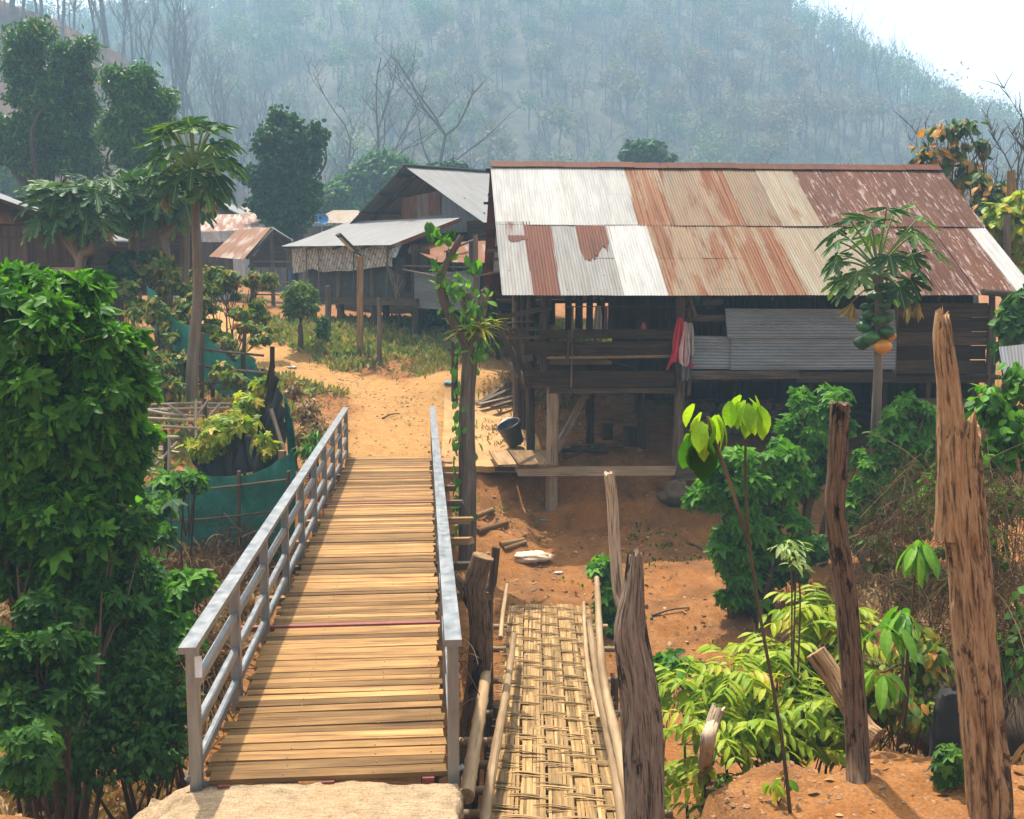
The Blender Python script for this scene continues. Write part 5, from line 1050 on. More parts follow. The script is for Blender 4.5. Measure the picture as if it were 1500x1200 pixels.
tree('green_tree', 'pale green tree low at the left edge beyond the mango trees', base_px(20, 70), px_ell([(10, 262, 70, 34, 28), (45, 275, 70, 26, 22), (-20, 275, 70, 40, 30)]), 5000, .36, T_OVAL, L_chaya2, .25, vlo=.4)
tree('green_tree', 'dark green broad crown just above the middle of the rusty house roof', base_px(945, 75), px_ell([(945, 220, 75, 32, 16), (925, 228, 75, 16, 10), (968, 230, 75, 22, 8)]), 2600, .4, T_OVAL, L_jack, .25)
# orange-leaved tree behind the roof
tree('orange_leaf_tree', 'sparse tree with orange and dark green leaves behind the right end of the roof', base_px(1392, 26), px_ell([(1385, 190, 26, 30, 16), (1412, 185, 26, 22, 14), (1362, 222, 26, 26, 16), (1398, 225, 26, 24, 22), (1440, 212, 26, 14, 18), (1345, 238, 26, 16, 10), (1420, 250, 26, 24, 20), (1400, 270, 26, 20, 18)]), 420, .24, T_BROAD, L_orange, .13, shell=.95, twigs=7)
tree('orange_leaf_tree', 'bushy tree with orange leaves right of the roof end beside the tan post', base_px(1450, 25), px_ell([(1452, 285, 25, 28, 20), (1440, 262, 25, 16, 12), (1468, 275, 25, 18, 16), (1445, 310, 25, 26, 18)]), 520, .2, T_BROAD, L_orange, .1, shell=.95, twigs=5)
tree('leafy_tree', 'light green bush tree at the right edge below the orange leaves', base_px(1470, 22), px_ell([(1462, 330, 22, 26, 22), (1490, 350, 22, 26, 40), (1470, 310, 22, 20, 16), (1500, 300, 22, 14, 24)]), 1800, .24, T_BROAD, L_bright, .08, shell=.8)
tree('leafy_tree', 'dark vine bush climbing the post at the right end of the house', base_px(1485, 18), px_ell([(1482, 470, 18, 20, 26), (1495, 440, 18, 14, 22), (1478, 505, 18, 14, 18)]), 700, .2, T_OVAL, L_chaya2, .05, shell=.8)
# ---- papaya plants
def papaya(label, base, crown, nl, pl, ls, r, fruits=0, dead=0, bend=.0, group='papaya trees', trunkpts=None, extra=()):
    base, crown = np.asarray(base, float), np.asarray(crown, float); t = empty('papaya_tree', base, label, 'papaya tree', group)
    tp = bez(trunkpts if trunkpts is not None else [base-UPZ*.2, (base+crown)/2+np.array((bend, 0, 0)), crown], 40); b = MB(); rr = np.linspace(r, r*.55, len(tp)); rr[1::2] *= 1.06; b.tube(tp, rr, 12, rough=.05); b.build('trunk', M_pbark, t, smooth=True)
    for q in extra: e = MB(); k = bez(q, 14); e.tube(k, np.linspace(r*.75, r*.45, len(k)), 9, rough=.06); e.build('branch', M_pbark, t, smooth=True)
    ps, lv = MB(), MB(); heads = [crown]+[np.asarray(q[-1]) for q in extra]
    for hd in heads:
        for k in range(nl):
            f = k/nl; a = k*2.39996+RN.uniform(-.2, .2); el = R(72)*(1-f)**.9+R(-24)*f+RN.uniform(-.12, .12); L_ = pl*(.62+.38*math.sin(math.pi*min(1, f+.25)))*RN.uniform(.9, 1.1)
            d = np.array((math.cos(a)*math.cos(el), math.sin(a)*math.cos(el), math.sin(el))); s0 = hd-UPZ*(.02+.32*f)*pl*.6
            e = s0+d*L_-UPZ*.12*L_*f; c = bez([s0, s0+d*L_*.55+UPZ*.03, e], 6); ps.tube(c, np.linspace(.016, .009, len(c))*r/.07, 5, .6, False)
            dh = nrm(d*np.array((1, 1, .3))); tip = dh*.8-UPZ*(.32+.5*f); nor = UPZ*.9+dh*.45+RN.normal(0, .15, 3)
            lv.leaves(T_PAPAYA, [e-nrm(tip)*ls*.0], [tip+RN.normal(0, .12, 3)], [nor], ls*RN.uniform(.8, 1.15), RN.random())
    ps.build('petioles', plain('papaya_petiole', (.16, .24, .06), .5), t, smooth=True); lv.build('leaves', L_pap, t)
    for k in range(dead):
        a = -2.6+k*2.0+RN.uniform(-.2, .2); d = np.array((math.cos(a)*.8, math.sin(a)*.5-.3, -.35)); s0 = crown-UPZ*.35*pl; e = s0+d*pl*.75; m = MB(); m.tube(bez([s0, (s0+e)/2+UPZ*.06, e], 6), .01, 5, .5, False)
        m.leaves(T_LONG, np.repeat(e[None], 9, 0), np.array([(RN.normal(0, .25), RN.normal(0, .25), -1) for _ in range(9)]), RN.normal(0, 1, (9, 3)), ls*RN.uniform(.5, .8, 9), RN.uniform(.3, 1, 9)); m.build('withered_leaf', L_dead, t)
    for k in range(fruits):
        a = k*2.4; z = -.16-.045*k-.1*RN.random(); rad = .06+.004*k; c = crown+np.array((math.cos(a)*(r+rad*.7), math.sin(a)*(r+rad*.7)-.02, z)); b = MB(); q = np.array([(0, .0), (.15, .55), (.4, .92), (.7, 1), (1.1, .72), (1.35, .3), (1.45, 0.02)]); b.tube([c+UPZ*(.7-s_)*rad*1.1 for s_, _ in q], [w_*rad for _, w_ in q], 12, RN.random()); o = b.build('fruit', M_ripe if k in (fruits-1, fruits-3) else M_fruit, t, smooth=True)
    return t
M_fruit = plain('green_papaya', (.035, .12, .03), .4, 0, .35, 3); M_ripe = plain('ripe_papaya', (.6, .24, .02), .4, 0, .2, 3)
pb = gp(1276, 16.4)
papaya('papaya tree hung with green and orange fruit in front of the rusty roof', pb, P(1286, 388, 16.2), 27, .95, .44, .095, 24, 5, trunkpts=[pb-UPZ*.2, P(1276, 760, 16.4), P(1284, 600, 16.3), P(1287, 480, 16.2), P(1286, 388, 16.2)])
pb = gp(279, 21)
papaya('tall slim papaya tree with drooping crown left of the lane', pb, P(284, 245, 20.8), 34, .98, .52, .13, 3, 2, trunkpts=[pb-UPZ*.2, P(283, 520, 21), P(290, 430, 21), P(287, 330, 20.8), P(284, 245, 20.8)])
pb = gp(118, 24.6)
papaya('low branching papaya tree in front of the brown plank house', pb, P(140, 305, 24.5), 22, .85, .5, .14, 2, 2, extra=[[P(117, 385, 24.6), P(105, 350, 24.6), P(108, 318, 24.5)], [P(117, 380, 24.6), P(92, 345, 24.7), P(80, 315, 24.7)]], trunkpts=[pb-UPZ*.2, P(117, 390, 24.6), P(135, 365, 24.5), P(142, 335, 24.5), P(140, 305, 24.5)])
pb = gp(240, 26)
papaya('thick trunked papaya tree with several leaning arms behind the slim papaya', pb, P(228, 300, 26), 16, .85, .48, .22, 0, 1, extra=[[P(239, 340, 26), P(222, 325, 26), P(200, 300, 26)], [P(240, 345, 26), P(258, 325, 26), P(272, 300, 26.5)], [P(196, 400, 26.5), P(196, 350, 26.5), P(188, 292, 26.5)]], trunkpts=[pb-UPZ*.2, P(240, 400, 26), P(236, 340, 26), P(228, 300, 26)])
q = gp(270, 27); b = MB(); b.tube(bez([q-UPZ*.2, P(271, 360, 27), P(273, 300, 27)], 10), [.13]*6+[.11]*5 if False else .12, 10, rough=.06); tag(b.build('bare_tree', M_pbark, smooth=True, loc=q), 'bare grey trunk between the slim papaya and the thick papaya', 'tree')
# ---- big bush at the left
shrub('chaya_bush', 'huge lobed leaf bush filling the left edge in front of the plank house', gp(60, 9.4), px_ell([(60, 480, 9.2, 120, 85), (140, 500, 9.3, 60, 56), (182, 535, 9.4, 36, 34), (-60, 520, 9.4, 130, 110), (60, 590, 9.1, 130, 80), (160, 560, 9.3, 54, 70), (110, 690, 9.3, 105, 75), (10, 700, 9.2, 110, 80), (60, 800, 9.4, 110, 60), (165, 650, 9.5, 55, 60), (100, 770, 9.0, 80, 70), (20, 640, 9.0, 80, 80), (130, 850, 9.3, 60, 40), (100, 425, 9.5, 60, 35), (20, 420, 9.5, 60, 30)]), 15500, .155, T_CHAYA, L_chaya, .05, 12, shell=.6, up=.55, droop=.75, jit=.5, sj=.5, lump=20)
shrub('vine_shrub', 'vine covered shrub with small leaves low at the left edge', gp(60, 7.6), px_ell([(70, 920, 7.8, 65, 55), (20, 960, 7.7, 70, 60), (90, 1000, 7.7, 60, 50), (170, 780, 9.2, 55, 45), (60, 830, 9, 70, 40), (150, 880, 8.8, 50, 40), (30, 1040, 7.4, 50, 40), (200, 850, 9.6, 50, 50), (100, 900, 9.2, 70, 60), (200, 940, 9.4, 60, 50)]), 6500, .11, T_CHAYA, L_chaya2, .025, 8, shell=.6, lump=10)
shrub('vine_shrub', 'small leafy shrub at the bottom left corner', gp(45, 6.9), px_ell([(50, 1095, 6.9, 36, 40), (35, 1130, 6.9, 36, 30), (60, 1140, 6.9, 24, 24)]), 420, .095, T_CHAYA, L_chaya2, .012, 5, shell=.7, vlo=.3)
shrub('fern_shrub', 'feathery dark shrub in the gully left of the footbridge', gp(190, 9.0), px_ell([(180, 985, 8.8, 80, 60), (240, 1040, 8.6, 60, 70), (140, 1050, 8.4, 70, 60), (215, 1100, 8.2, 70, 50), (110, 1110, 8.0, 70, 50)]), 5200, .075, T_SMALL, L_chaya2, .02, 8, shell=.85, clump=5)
shrub('sapling_shrub', 'bright green leafy shrub beside the left railing', gp(255, 10.2), px_ell([(255, 860, 10.2, 42, 28), (215, 890, 10.2, 36, 18), (285, 850, 10.3, 24, 20), (245, 915, 10, 46, 40), (265, 960, 9.8, 40, 40)]), 750, .17, T_CHAYA, L_chaya, .02, 6, shell=.8, vlo=.3)
shrub('sapling_shrub', 'small leafy branch in front of the green shade net', gp(255, 14), px_ell([(255, 705, 14, 28, 16), (225, 735, 13.5, 36, 14), (235, 780, 13.2, 20, 16), (285, 700, 14, 14, 12)]), 260, .2, T_CHAYA, L_chaya, .02, 4, shell=.9)
shrub('weed_shrub', 'green weeds under the left railing near the far end', gp(460, 17), px_ell([(465, 640, 17, 14, 14), (450, 655, 16.6, 18, 12)]), 120, .2, T_LONG, L_chaya, .01, 4, shell=.9)
shrub('weed_shrub', 'leafy vine growing over the black net screen', gp(345, 16.4), px_ell([(340, 620, 16.5, 40, 22), (300, 655, 16.2, 30, 16), (365, 590, 17, 24, 20), (390, 650, 16.2, 14, 20), (315, 640, 16.1, 24, 14), (385, 560, 17.2, 16, 14)]), 620, .15, T_CHAYA, L_bright, .015, 6, shell=.9)
shrub('weed_shrub', 'dry reddish weeds right of the turquoise net strip', gp(452, 18.5), px_ell([(450, 600, 18.4, 22, 22), (462, 625, 18.2, 22, 16), (445, 640, 17.6, 18, 16), (430, 570, 19, 14, 16)]), 1400, .09, T_SMALL, L_straw, .008, 10, shell=.95)
for k, (es, lab, n) in enumerate((([(340, 420, 27.5, 46, 26), (310, 405, 27.8, 30, 26), (375, 405, 28, 32, 22)], 'yellowish shrub mass left of the round dark shrub below the shelter', 3000), ([(250, 420, 25, 30, 30), (225, 395, 25.5, 26, 34), (265, 460, 24, 30, 26)], 'yellow green shrub behind the slim papaya trunk', 2200), ([(330, 470, 24, 40, 28), (370, 450, 25, 30, 30), (345, 505, 23.2, 38, 24), (300, 440, 24, 26, 36), (385, 490, 24, 20, 16)], 'tangled olive shrub behind the stick fence', 2600), ([(255, 520, 21.5, 36, 26), (240, 560, 20.5, 30, 20), (330, 550, 21, 26, 20)], 'olive weeds around the foot of the slim papaya', 2000), ([(190, 385, 25.4, 26, 26), (175, 405, 25, 30, 20)], 'dark shrub beside the low branching papaya', 900), ([(225, 470, 23, 34, 46), (212, 545, 20.5, 32, 46), (262, 510, 22.5, 26, 40), (195, 430, 24.5, 24, 24)], 'leafy shrub filling the slope between the big left bush and the slim papaya', 2600))):
    shrub('garden_shrub', lab, gp(es[0][0], es[0][2]), px_ell(es), n, .15, T_BROAD if k != 4 else T_OVAL, L_olive if k != 4 else L_jack, .02, 7, shell=.9, lump=8, group='garden shrubs on the left')
tree('round_shrub', 'round dark shrub on a short stem left of the street lamp', gp(441, 28.6), px_ell([(440, 430, 28.6, 24, 20), (432, 450, 28.6, 18, 16), (450, 448, 28.6, 18, 16)]), 1500, .13, T_SMALL, L_olive, .09, cat='shrub', vhi=.75)
shrub('small_shrub', 'small dark leafy shrub at the foot of the thick grey post', gp(472, 29), px_ell([(472, 485, 29, 11, 16), (472, 470, 29, 8, 10)]), 420, .11, T_SMALL, L_chaya2, .02, 4)
shrub('small_shrub', 'leafy weeds below the porch of the woven house', gp(650, 30.5), px_ell([(640, 462, 30.5, 40, 12), (610, 470, 30, 20, 8), (690, 470, 30, 30, 10)]), 800, .15, T_BROAD, L_chaya2, .01, 5)
# ---- vine covered stump
vb = gp(684, 16.6)
vs = empty('vine_stump', vb, 'cut forked tree stump wrapped in green vine beside the footbridge', 'tree')
b = MB(); c = bez([vb-UPZ*.3, P(684, 700, 16.6), P(684, 600, 16.6), P(690, 500, 16.6)], 20); b.tube(c, np.linspace(.15, .125, len(c)), 12, rough=.12)
b.tube(bez([P(690, 515, 16.6), P(668, 478, 16.5), P(650, 440, 16.4), P(645, 405, 16.4), P(662, 372, 16.4), P(676, 345, 16.4)], 18), np.linspace(.1, .045, 16), 10, rough=.12) if len(bez([0*UPZ]*6, 18)) == 16 else b.tube(bez([P(690, 515, 16.6), P(668, 478, 16.5), P(650, 440, 16.4), P(645, 405, 16.4), P(662, 372, 16.4), P(676, 345, 16.4)], 18), .075, 10, rough=.12)
b.tube(bez([P(690, 505, 16.6), P(690, 470, 16.7), P(682, 430, 16.7)], 8), .12, 10, rough=.2); b.tube(bez([P(692, 505, 16.6), P(702, 465, 16.6), P(708, 430, 16.6)], 8), .09, 10, rough=.2); b.build('trunk', M_grey, vs, smooth=True)
c = MB(); ts = RN.random(330); tz = 790-ts*330; a = RN.uniform(0, 6.28, 330); ctr = np.array([P(684+6*(z < 520), z, 16.6) for z in tz]); o_ = np.stack([np.cos(a), np.sin(a)*.9, 0*a], -1); k = (np.abs(a-3.5) < .8)|(RN.random(330) < .08)
c.leaves(T_OVAL, (ctr+o_*.2)[k], (o_*.4-UPZ+RN.normal(0, .3, (330, 3)))[k], (o_+RN.normal(0, .3, (330, 3)))[k], RN.uniform(.1, .18, k.sum()), RN.random(k.sum())); foliage(c, T_OVAL, px_ell([(672, 420, 16.4, 30, 25), (700, 450, 16.5, 26, 40), (706, 510, 16.4, 20, 26), (660, 450, 16.5, 18, 30)]), 170, .12, shell=.95); c.build('vine', leafmat('vine_leaf', [(0, (.05, .16, .02)), (1, (.16, .34, .04))], .4), vs)
c = MB(); n = 60; a = RN.uniform(0, 6.28, n); o_ = np.stack([np.cos(a), np.sin(a), 0*a], -1); c.leaves(T_STRAP, P(700, 485, 16.5)+RN.normal(0, .06, (n, 3)), o_+UPZ*RN.uniform(.1, 1.3, (n, 1)), UPZ-o_*.5, RN.uniform(.3, .55, n), RN.uniform(.2, 1, n)); c.build('strap_leaves', L_bright, vs)
for (x, y) in ((650, 355), (640, 395), (632, 345), (658, 382), (648, 420), (696, 400)):
    c = MB(); c.leaves(T_BROAD, np.repeat(P(x, y, 16.4)[None], 10, 0)+RN.normal(0, .05, (10, 3)), RN.normal(0, .5, (10, 3))+UPZ*.7, RN.normal(0, 1, (10, 3)), RN.uniform(.14, .22, 10), RN.random(10)); c.build('leaf_shoot', L_chaya, vs)
# ---- shrubs in front of the house
shrub('chaya_bush', 'large lobed leaf bush at the house foot behind the limp yellow sapling', gp(1110, 14.6), px_ell([(1090, 690, 14.6, 62, 44), (1145, 680, 14.7, 40, 42), (1050, 720, 14.5, 40, 24), (1110, 745, 14.5, 62, 50), (1080, 800, 14.5, 50, 44), (1090, 855, 14.5, 50, 34), (1140, 780, 14.6, 40, 50)]), 3600, .16, T_CHAYA, L_chaya, .05, 9, vlo=.35, shell=.75, lump=18, sj=.45)
shrub('chaya_bush', 'tall lobed leaf bush against the tin wall left of the dark brown post', gp(1180, 16.3), px_ell([(1195, 590, 16.3, 48, 32), (1185, 630, 16.3, 46, 34), (1200, 670, 16.3, 40, 40), (1170, 700, 16.3, 36, 40), (1225, 620, 16.3, 24, 28)]), 2600, .145, T_CHAYA, L_chaya, .05, 7, vlo=.35, shell=.75, lump=18, sj=.45)
shrub('chaya_bush', 'lobed leaf bush between the dark brown post and the tall tan post', gp(1290, 15.6), px_ell([(1335, 605, 15.6, 36, 30), (1315, 640, 15.6, 40, 34), (1335, 665, 15.6, 36, 40), (1275, 690, 15.6, 36, 36), (1300, 715, 15.6, 44, 36), (1260, 740, 15.6, 30, 30), (1355, 640, 15.6, 24, 40)]), 2900, .14, T_CHAYA, L_chaya, .06, 8, vlo=.35, shell=.75, lump=18, sj=.45)
shrub('small_shrub', 'small bright bush at the far end of the bamboo walkway', gp(882, 14.5), px_ell([(882, 830, 14.5, 22, 18), (890, 880, 14.4, 18, 36), (900, 930, 14.2, 14, 20)]), 420, .14, T_CHAYA, L_chaya, .015, 5, shell=.8)
shrub('small_shrub', 'low dark green plant right of the charred post', gp(985, 10.5), px_ell([(985, 975, 10.3, 24, 14), (978, 962, 10.4, 18, 12)]), 160, .14, T_BROAD, L_chaya, .01, 4, shell=.9)
shrub('small_shrub', 'low leafy weeds behind the pale stake pole under the bush', gp(1165, 15.6), px_ell([(1190, 800, 15, 40, 24), (1150, 830, 14.8, 30, 24), (1230, 790, 15.2, 30, 16)]), 600, .15, T_OVAL, L_chaya2, .015, 6, shell=.8)
def sapling(label, base, tops, n, size, tm, lm, r=.014, hang=.9, spread=.08, cat='sapling', name='sapling'):
    t = empty(name, base, label, cat); b, c = MB(), MB()
    for path, cnt in tops:
        k = bez(path, 14); b.tube(k, np.linspace(r, r*.5, len(k)), 7, rough=.1); m = cnt or n; e = k[-1]; a = RN.uniform(0, 6.28, m); o_ = np.stack([np.cos(a), np.sin(a), 0*a], -1)
        c.leaves(tm, e+o_*spread*RN.uniform(.3, 1, (m, 1))+RN.normal(0, spread*.4, (m, 3)), o_*.7-UPZ*hang+RN.normal(0, .2, (m, 3)), UPZ*.7+o_*.7+RN.normal(0, .2, (m, 3)), size*RN.uniform(.75, 1.1, m), RN.random(m))
    b.build('stem', M_twig, t, smooth=True); c.build('leaves', lm, t); return t
sb = Gd(1160, 1195)
fk_ = P(1098, 800, 6.5)
sapling('thin leaning sapling with limp lime yellow leaves in the foreground', sb, [([sb-UPZ*.1, P(1145, 1080, 6.45), P(1118, 930, 6.5), fk_, P(1092, 700, 6.5), P(1093, 588, 6.5)], 12), ([fk_, P(1080, 740, 6.5), P(1045, 640, 6.45), P(1036, 610, 6.45)], 9), ([fk_, P(1060, 680, 6.5), P(1030, 620, 6.45), P(1020, 632, 6.45)], 3)], 10, .2, T_BROAD, L_lime, .014, 1.3, .07)
c = MB(); c.leaves(T_BROAD, P(1025, 632, 6.4)+RN.normal(0, .02, (5, 3)), np.array([(.3, 0, -1), (-.25, .1, -1), (0, -.2, -1), (.1, .2, -1), (-.1, 0, -1.)]), RN.normal(0, .3, (5, 3))+np.array((0, -1, .2)), RN.uniform(.24, .3, 5), RN.uniform(.0, .25, 5))
tag(c.build('leaf_cluster', L_chaya, smooth=True, loc=P(1025, 632, 6.4)), 'hanging green leaf cluster on the lower branch of the lime sapling', 'leaves')
mb_ = gp(1335, 8.0)
sapling('mango sapling with whorls of long green leaves left of the tall tan post', mb_, [([mb_, P(1335, 900, 7.6), P(1345, 800, 7.5)], 18), ([mb_, P(1325, 930, 7.6), P(1322, 900, 7.6)], 14), ([mb_, P(1330, 960, 7.5), P(1300, 920, 7.5)], 8), ([mb_, P(1330, 990, 7.5), P(1290, 985, 7.4)], 8)], 12, .26, TL_, leafmat('young_mango_leaf', [(0, (.06, .2, .02)), (1, (.2, .38, .04))], .42, .4), .014, .7, .07)
q = gp(1175, 8.6); sapling('slim sapling with small pale leaves in front of the lobed bush', q, [([q, P(1172, 900, 8.5), P(1162, 800, 8.5)], 22), ([q, P(1165, 860, 8.5), P(1165, 820, 8.5)], 20), ([q, P(1160, 870, 8.5), P(1150, 800, 8.5)], 12)], 12, .11, TL_, leafmat('pale_leaf', [(0, (.2, .3, .08)), (1, (.42, .48, .2))], .4), .01, .2, .07)
q = Gd(1140, 1185); sapling('knee high seedling with yellow green leaves at the foot of the lime sapling', q, [([q, q+np.array((-.02, 0, .06)), q+np.array((-.04, 0, .12))], 10), ([q, q+np.array((.03, 0, .08)), q+np.array((.04, 0, .17))], 9)], 10, .09, T_BROAD, L_bright, .006, .5, .05)
q = Gd(1388, 1155); shrub('seedling', 'small dark green plant at the foot of the tall tan post', q, [(q+UPZ*.1, np.array((.1, .1, .1))), (q+UPZ*.22+np.array((.02, 0, 0)), np.array((.09, .09, .07)))], 130, .08, T_CHAYA, L_chaya2, .006, 4, shell=.9, cat='plant')
# yellow-green thicket in the gully
def frond(mb, base, dirv, L_, nl, size, v0):
    s = np.linspace(.25, 1, nl); d = nrm(dirv); side = nrm(np.cross(d, UPZ)); p = base+d*(s*L_)[:, None]-UPZ*(.35*L_*s**2)[:, None]
    for sg in (-1, 1): mb.leaves(TL_, p+RN.normal(0, .006, p.shape), side*sg*.8+d*.55-UPZ*.45+RN.normal(0, .12, p.shape), UPZ+side*sg*.3+RN.normal(0, .12, p.shape), size*(1-.25*s)*RN.uniform(.85, 1.1, nl), np.clip(v0+RN.normal(0, .15, nl), 0, 1))
    mb.tube(np.array([base, base+d*L_*.5-UPZ*.09*L_, base+d*L_-UPZ*.35*L_]), [.006, .005, .003], 4, .3, False)
for k, (px, py, Y, hgt, nf, sz, lab) in enumerate(((1000, 1000, 8.6, .8, 9, .19, 'yellow green sapling nearest the charred post in the gully'), (1075, 985, 8.4, 1.0, 10, .2, 'yellow green sapling left of the leaning lime sapling stem'), (1140, 960, 8.8, 1.2, 11, .2, 'yellow green sapling right of the leaning lime sapling stem'), (1200, 890, 9.2, 1.4, 11, .2, 'tall yellowing sapling beside the dark brown post'), (1100, 1060, 8.0, .6, 10, .19, 'low yellow green sapling behind the pale stake'), (1180, 1030, 8.2, .8, 10, .19, 'low yellow green sapling in front of the fallen grey log'), (1235, 930, 9.0, 1.2, 10, .19, 'yellow green sapling directly behind the dark brown post'), (1040, 1060, 8.0, .6, 8, .18, 'low green sapling left of the pale stake'))):
    top = P(px, py, Y); bs_ = np.array((top[0]+.1, top[1]+.1, th(top[0]+.1, top[1]+.1))); t = empty('gully_sapling', bs_, lab, 'sapling', 'yellow green saplings in the gully'); b, c = MB(), MB()
    st = bez([bs_, (bs_+top)/2+RN.normal(0, .05, 3), top], 8); b.tube(st, np.linspace(.016, .007, len(st)), 6); b.build('stem', M_twig, t, smooth=True)
    for q in range(nf*2+4):
        a = q*2.4+k; el = RN.uniform(-.1, .9); i = len(st)-1 if q < nf else RN.integers(3, len(st)); frond(c, st[i], np.array((math.cos(a)*math.cos(el), math.sin(a)*math.cos(el), math.sin(el))), RN.uniform(.3, .5), RN.integers(4, 7), sz, .25+.5*RN.random()*(1 if py < 1000 else .6))
    c.build('leaves', L_bright, t)
shrub('gully_shrub', 'dark leafy undergrowth filling the gully behind the fallen grey log', gp(1180, 9.4), px_ell([(1130, 1050, 9, 110, 50), (1230, 1000, 9.4, 90, 70), (1060, 1030, 9.2, 70, 40), (1310, 1020, 9, 70, 60)]), 2200, .13, TL_, L_chaya2, .012, 10, shell=.8)
shrub('gully_shrub', 'weedy undergrowth between the mango sapling and the tall tan post', gp(1330, 8.4), px_ell([(1300, 1010, 8.0, 44, 36), (1350, 960, 8.4, 50, 50), (1340, 1040, 7.9, 40, 24)]), 800, .1, T_BROAD, L_olive, .01, 8, shell=.95)
shrub('edge_shrub', 'green leafy weeds at the right edge behind the tall tan post', gp(1470, 10.5), px_ell([(1470, 600, 10.6, 40, 40), (1450, 590, 10.5, 34, 30), (1480, 640, 10.4, 40, 56), (1440, 670, 10.3, 34, 40), (1490, 560, 10.6, 20, 40), (1470, 730, 9.9, 40, 36), (1440, 800, 9.2, 36, 40), (1390, 720, 11, 50, 40)]), 1300, .11, T_OVAL, L_chaya, .01, 8, shell=.95)
shrub('edge_shrub', 'leafy thicket between the lobed leaf bush and the tall tan post', gp(1350, 11.5), px_ell([(1350, 760, 11.5, 50, 36), (1300, 800, 11.2, 44, 30), (1380, 830, 10.5, 40, 40), (1330, 860, 10.4, 40, 30)]), 1300, .1, T_BROAD, L_chaya2, .01, 8, shell=.95, lump=7)
shrub('edge_shrub', 'pale leafed creeper low at the right edge', gp(1480, 8.6), px_ell([(1480, 960, 8.3, 26, 60), (1495, 900, 8.4, 16, 40)]), 120, .1, T_OVAL, L_chaya2, .008, 4, shell=.95, vlo=.4)
# ---- dried vines, litter, grass (nobody could count these)
def tangle(name, ells, n, lmin, lmax, r, mt):
    b = MB()
    for k in range(n):
        c, e = ells[RN.integers(len(ells))]; d = nrm(RN.normal(0, 1, 3)); p0 = c+d*e*RN.uniform(.5, 1.0); L_ = RN.uniform(lmin, lmax); t = nrm(RN.normal(0, 1, 3)-UPZ*.5); t2 = RN.normal(0, .5, 3)-UPZ*.5
        s = np.linspace(0, 1, 5)[:, None]; b.tube(p0+t*s*L_+t2*s*s*L_*.6, r*RN.uniform(.5, 1.3), 3, cap=False)
    o = b.build(name, mt); o['kind'] = 'stuff'; return o
M_dry = wood('dry_vine', (.06, .035, .018), (.17, .1, .05), (.32, .21, .11), .6, .3, .9, .5)
tangle('dried_vines', px_ell([(1450, 720, 9.2, 70, 50), (1470, 800, 9.0, 70, 80), (1440, 860, 8.8, 70, 70), (1480, 950, 8.4, 50, 70), (1350, 720, 10, 50, 60), (1300, 780, 10.5, 50, 40), (1340, 860, 9.4, 60, 40), (1420, 950, 8.6, 50, 50)]), 2000, .12, .6, .0032, M_dry)
tangle('dried_vines', px_ell([(220, 900, 11.5, 80, 50), (260, 840, 13, 70, 40), (180, 860, 12, 60, 40), (320, 835, 14.8, 80, 26), (350, 790, 15.3, 50, 30), (200, 960, 10, 60, 40), (300, 980, 9.5, 40, 40)]), 1700, .12, .5, .0045, M_dry)
tangle('dried_vines', px_ell([(672, 1080, 9.4, 20, 70), (676, 960, 9.6, 16, 40)]), 70, .12, .35, .004, M_dry)
_q = gp(1510, 10.4, .3); lump('vine_mound', 'dark mound of dead creeper at the right edge behind the tall tan post', 'mound', _q, 1.0, .9, .75, plain('dead_creeper', (.05, .032, .016), .95, 0, .5, 9), 14, .25, 3)
def scatter(xlo, xhi, ylo, yhi, n, fn):
    x = RN.uniform(xlo, xhi, n); y = RN.uniform(ylo, yhi, n); k = RN.random(n) < fn(x, y); x, y = x[k], y[k]; return np.stack([x, y, terr(x, y)], -1)
def grass(name, p, per, h, tm, mt, spread=.12, v=(0, 1), lean=.5, flat=0):
    m = len(p)*per; q = np.repeat(p, per, 0)+RN.normal(0, spread, (m, 3))*np.array((1, 1, 0)); tip = RN.normal(0, lean, (m, 3)); tip[:, 2] = np.abs(tip[:, 2])*.3+(1 if not flat else .15)
    b = MB(); cv = np.repeat(RN.random(len(p)), per); b.leaves(tm, q-UPZ*.01, tip, RN.normal(0, 1, (m, 3)) if not flat else RN.normal(0, .3, (m, 3))+UPZ, h*RN.uniform(.5, 1.3, m), v[0]+(v[1]-v[0])*np.clip(.6*cv+.4*RN.random(m), 0, 1)); o = b.build(name, mt); o['kind'] = 'stuff'; return o
off = lambda x, y: 1-pathmask(x, y)
patch = lambda x, y, s=3: sstep(-.15, .35, fbm(x*.7, y*.7, 0, s, 3))
grass('bank_grass', scatter(-9, 3, 27.6, 34, 2600, lambda x, y: off(x, y)*(.35+.65*patch(x, y))*sstep(28.2, 29.2, y+.25*np.abs(x+2.5))), 9, .26, TL_, L_weed, .16)
grass('bank_grass', scatter(-9, 2, 28.5, 34, 1300, lambda x, y: off(x, y)*patch(x, y, 8)), 8, .17, T_BROAD, L_olive, .16)
grass('bank_grass', scatter(-7, .5, 24, 29.4, 1500, lambda x, y: off(x, y)*(.25+.75*patch(x, y, 14))*((x < -3.4-.35*(y-25))|(y > 27.3))), 8, .2, TL_, L_weed, .16)
grass('garden_weeds', scatter(-10, -4.6, 16.4, 28, 1500, lambda x, y: off(x, y)*(.3+.7*patch(x, y, 5))), 9, .22, TL_, L_weed, .15)
grass('gully_weeds', scatter(-7, 10, 7.6, 18.5, 700, lambda x, y: off(x, y)*patch(x, y, 9)*.9*((x < -3.6)|(x > 1.4))), 6, .06, T_BROAD, L_chaya2, .09, (.2, 1))
grass('gully_weeds', scatter(-1.4, 3.5, 13.5, 19, 120, lambda x, y: off(x, y)*patch(x, y, 12)), 6, .055, T_BROAD, L_chaya, .07)
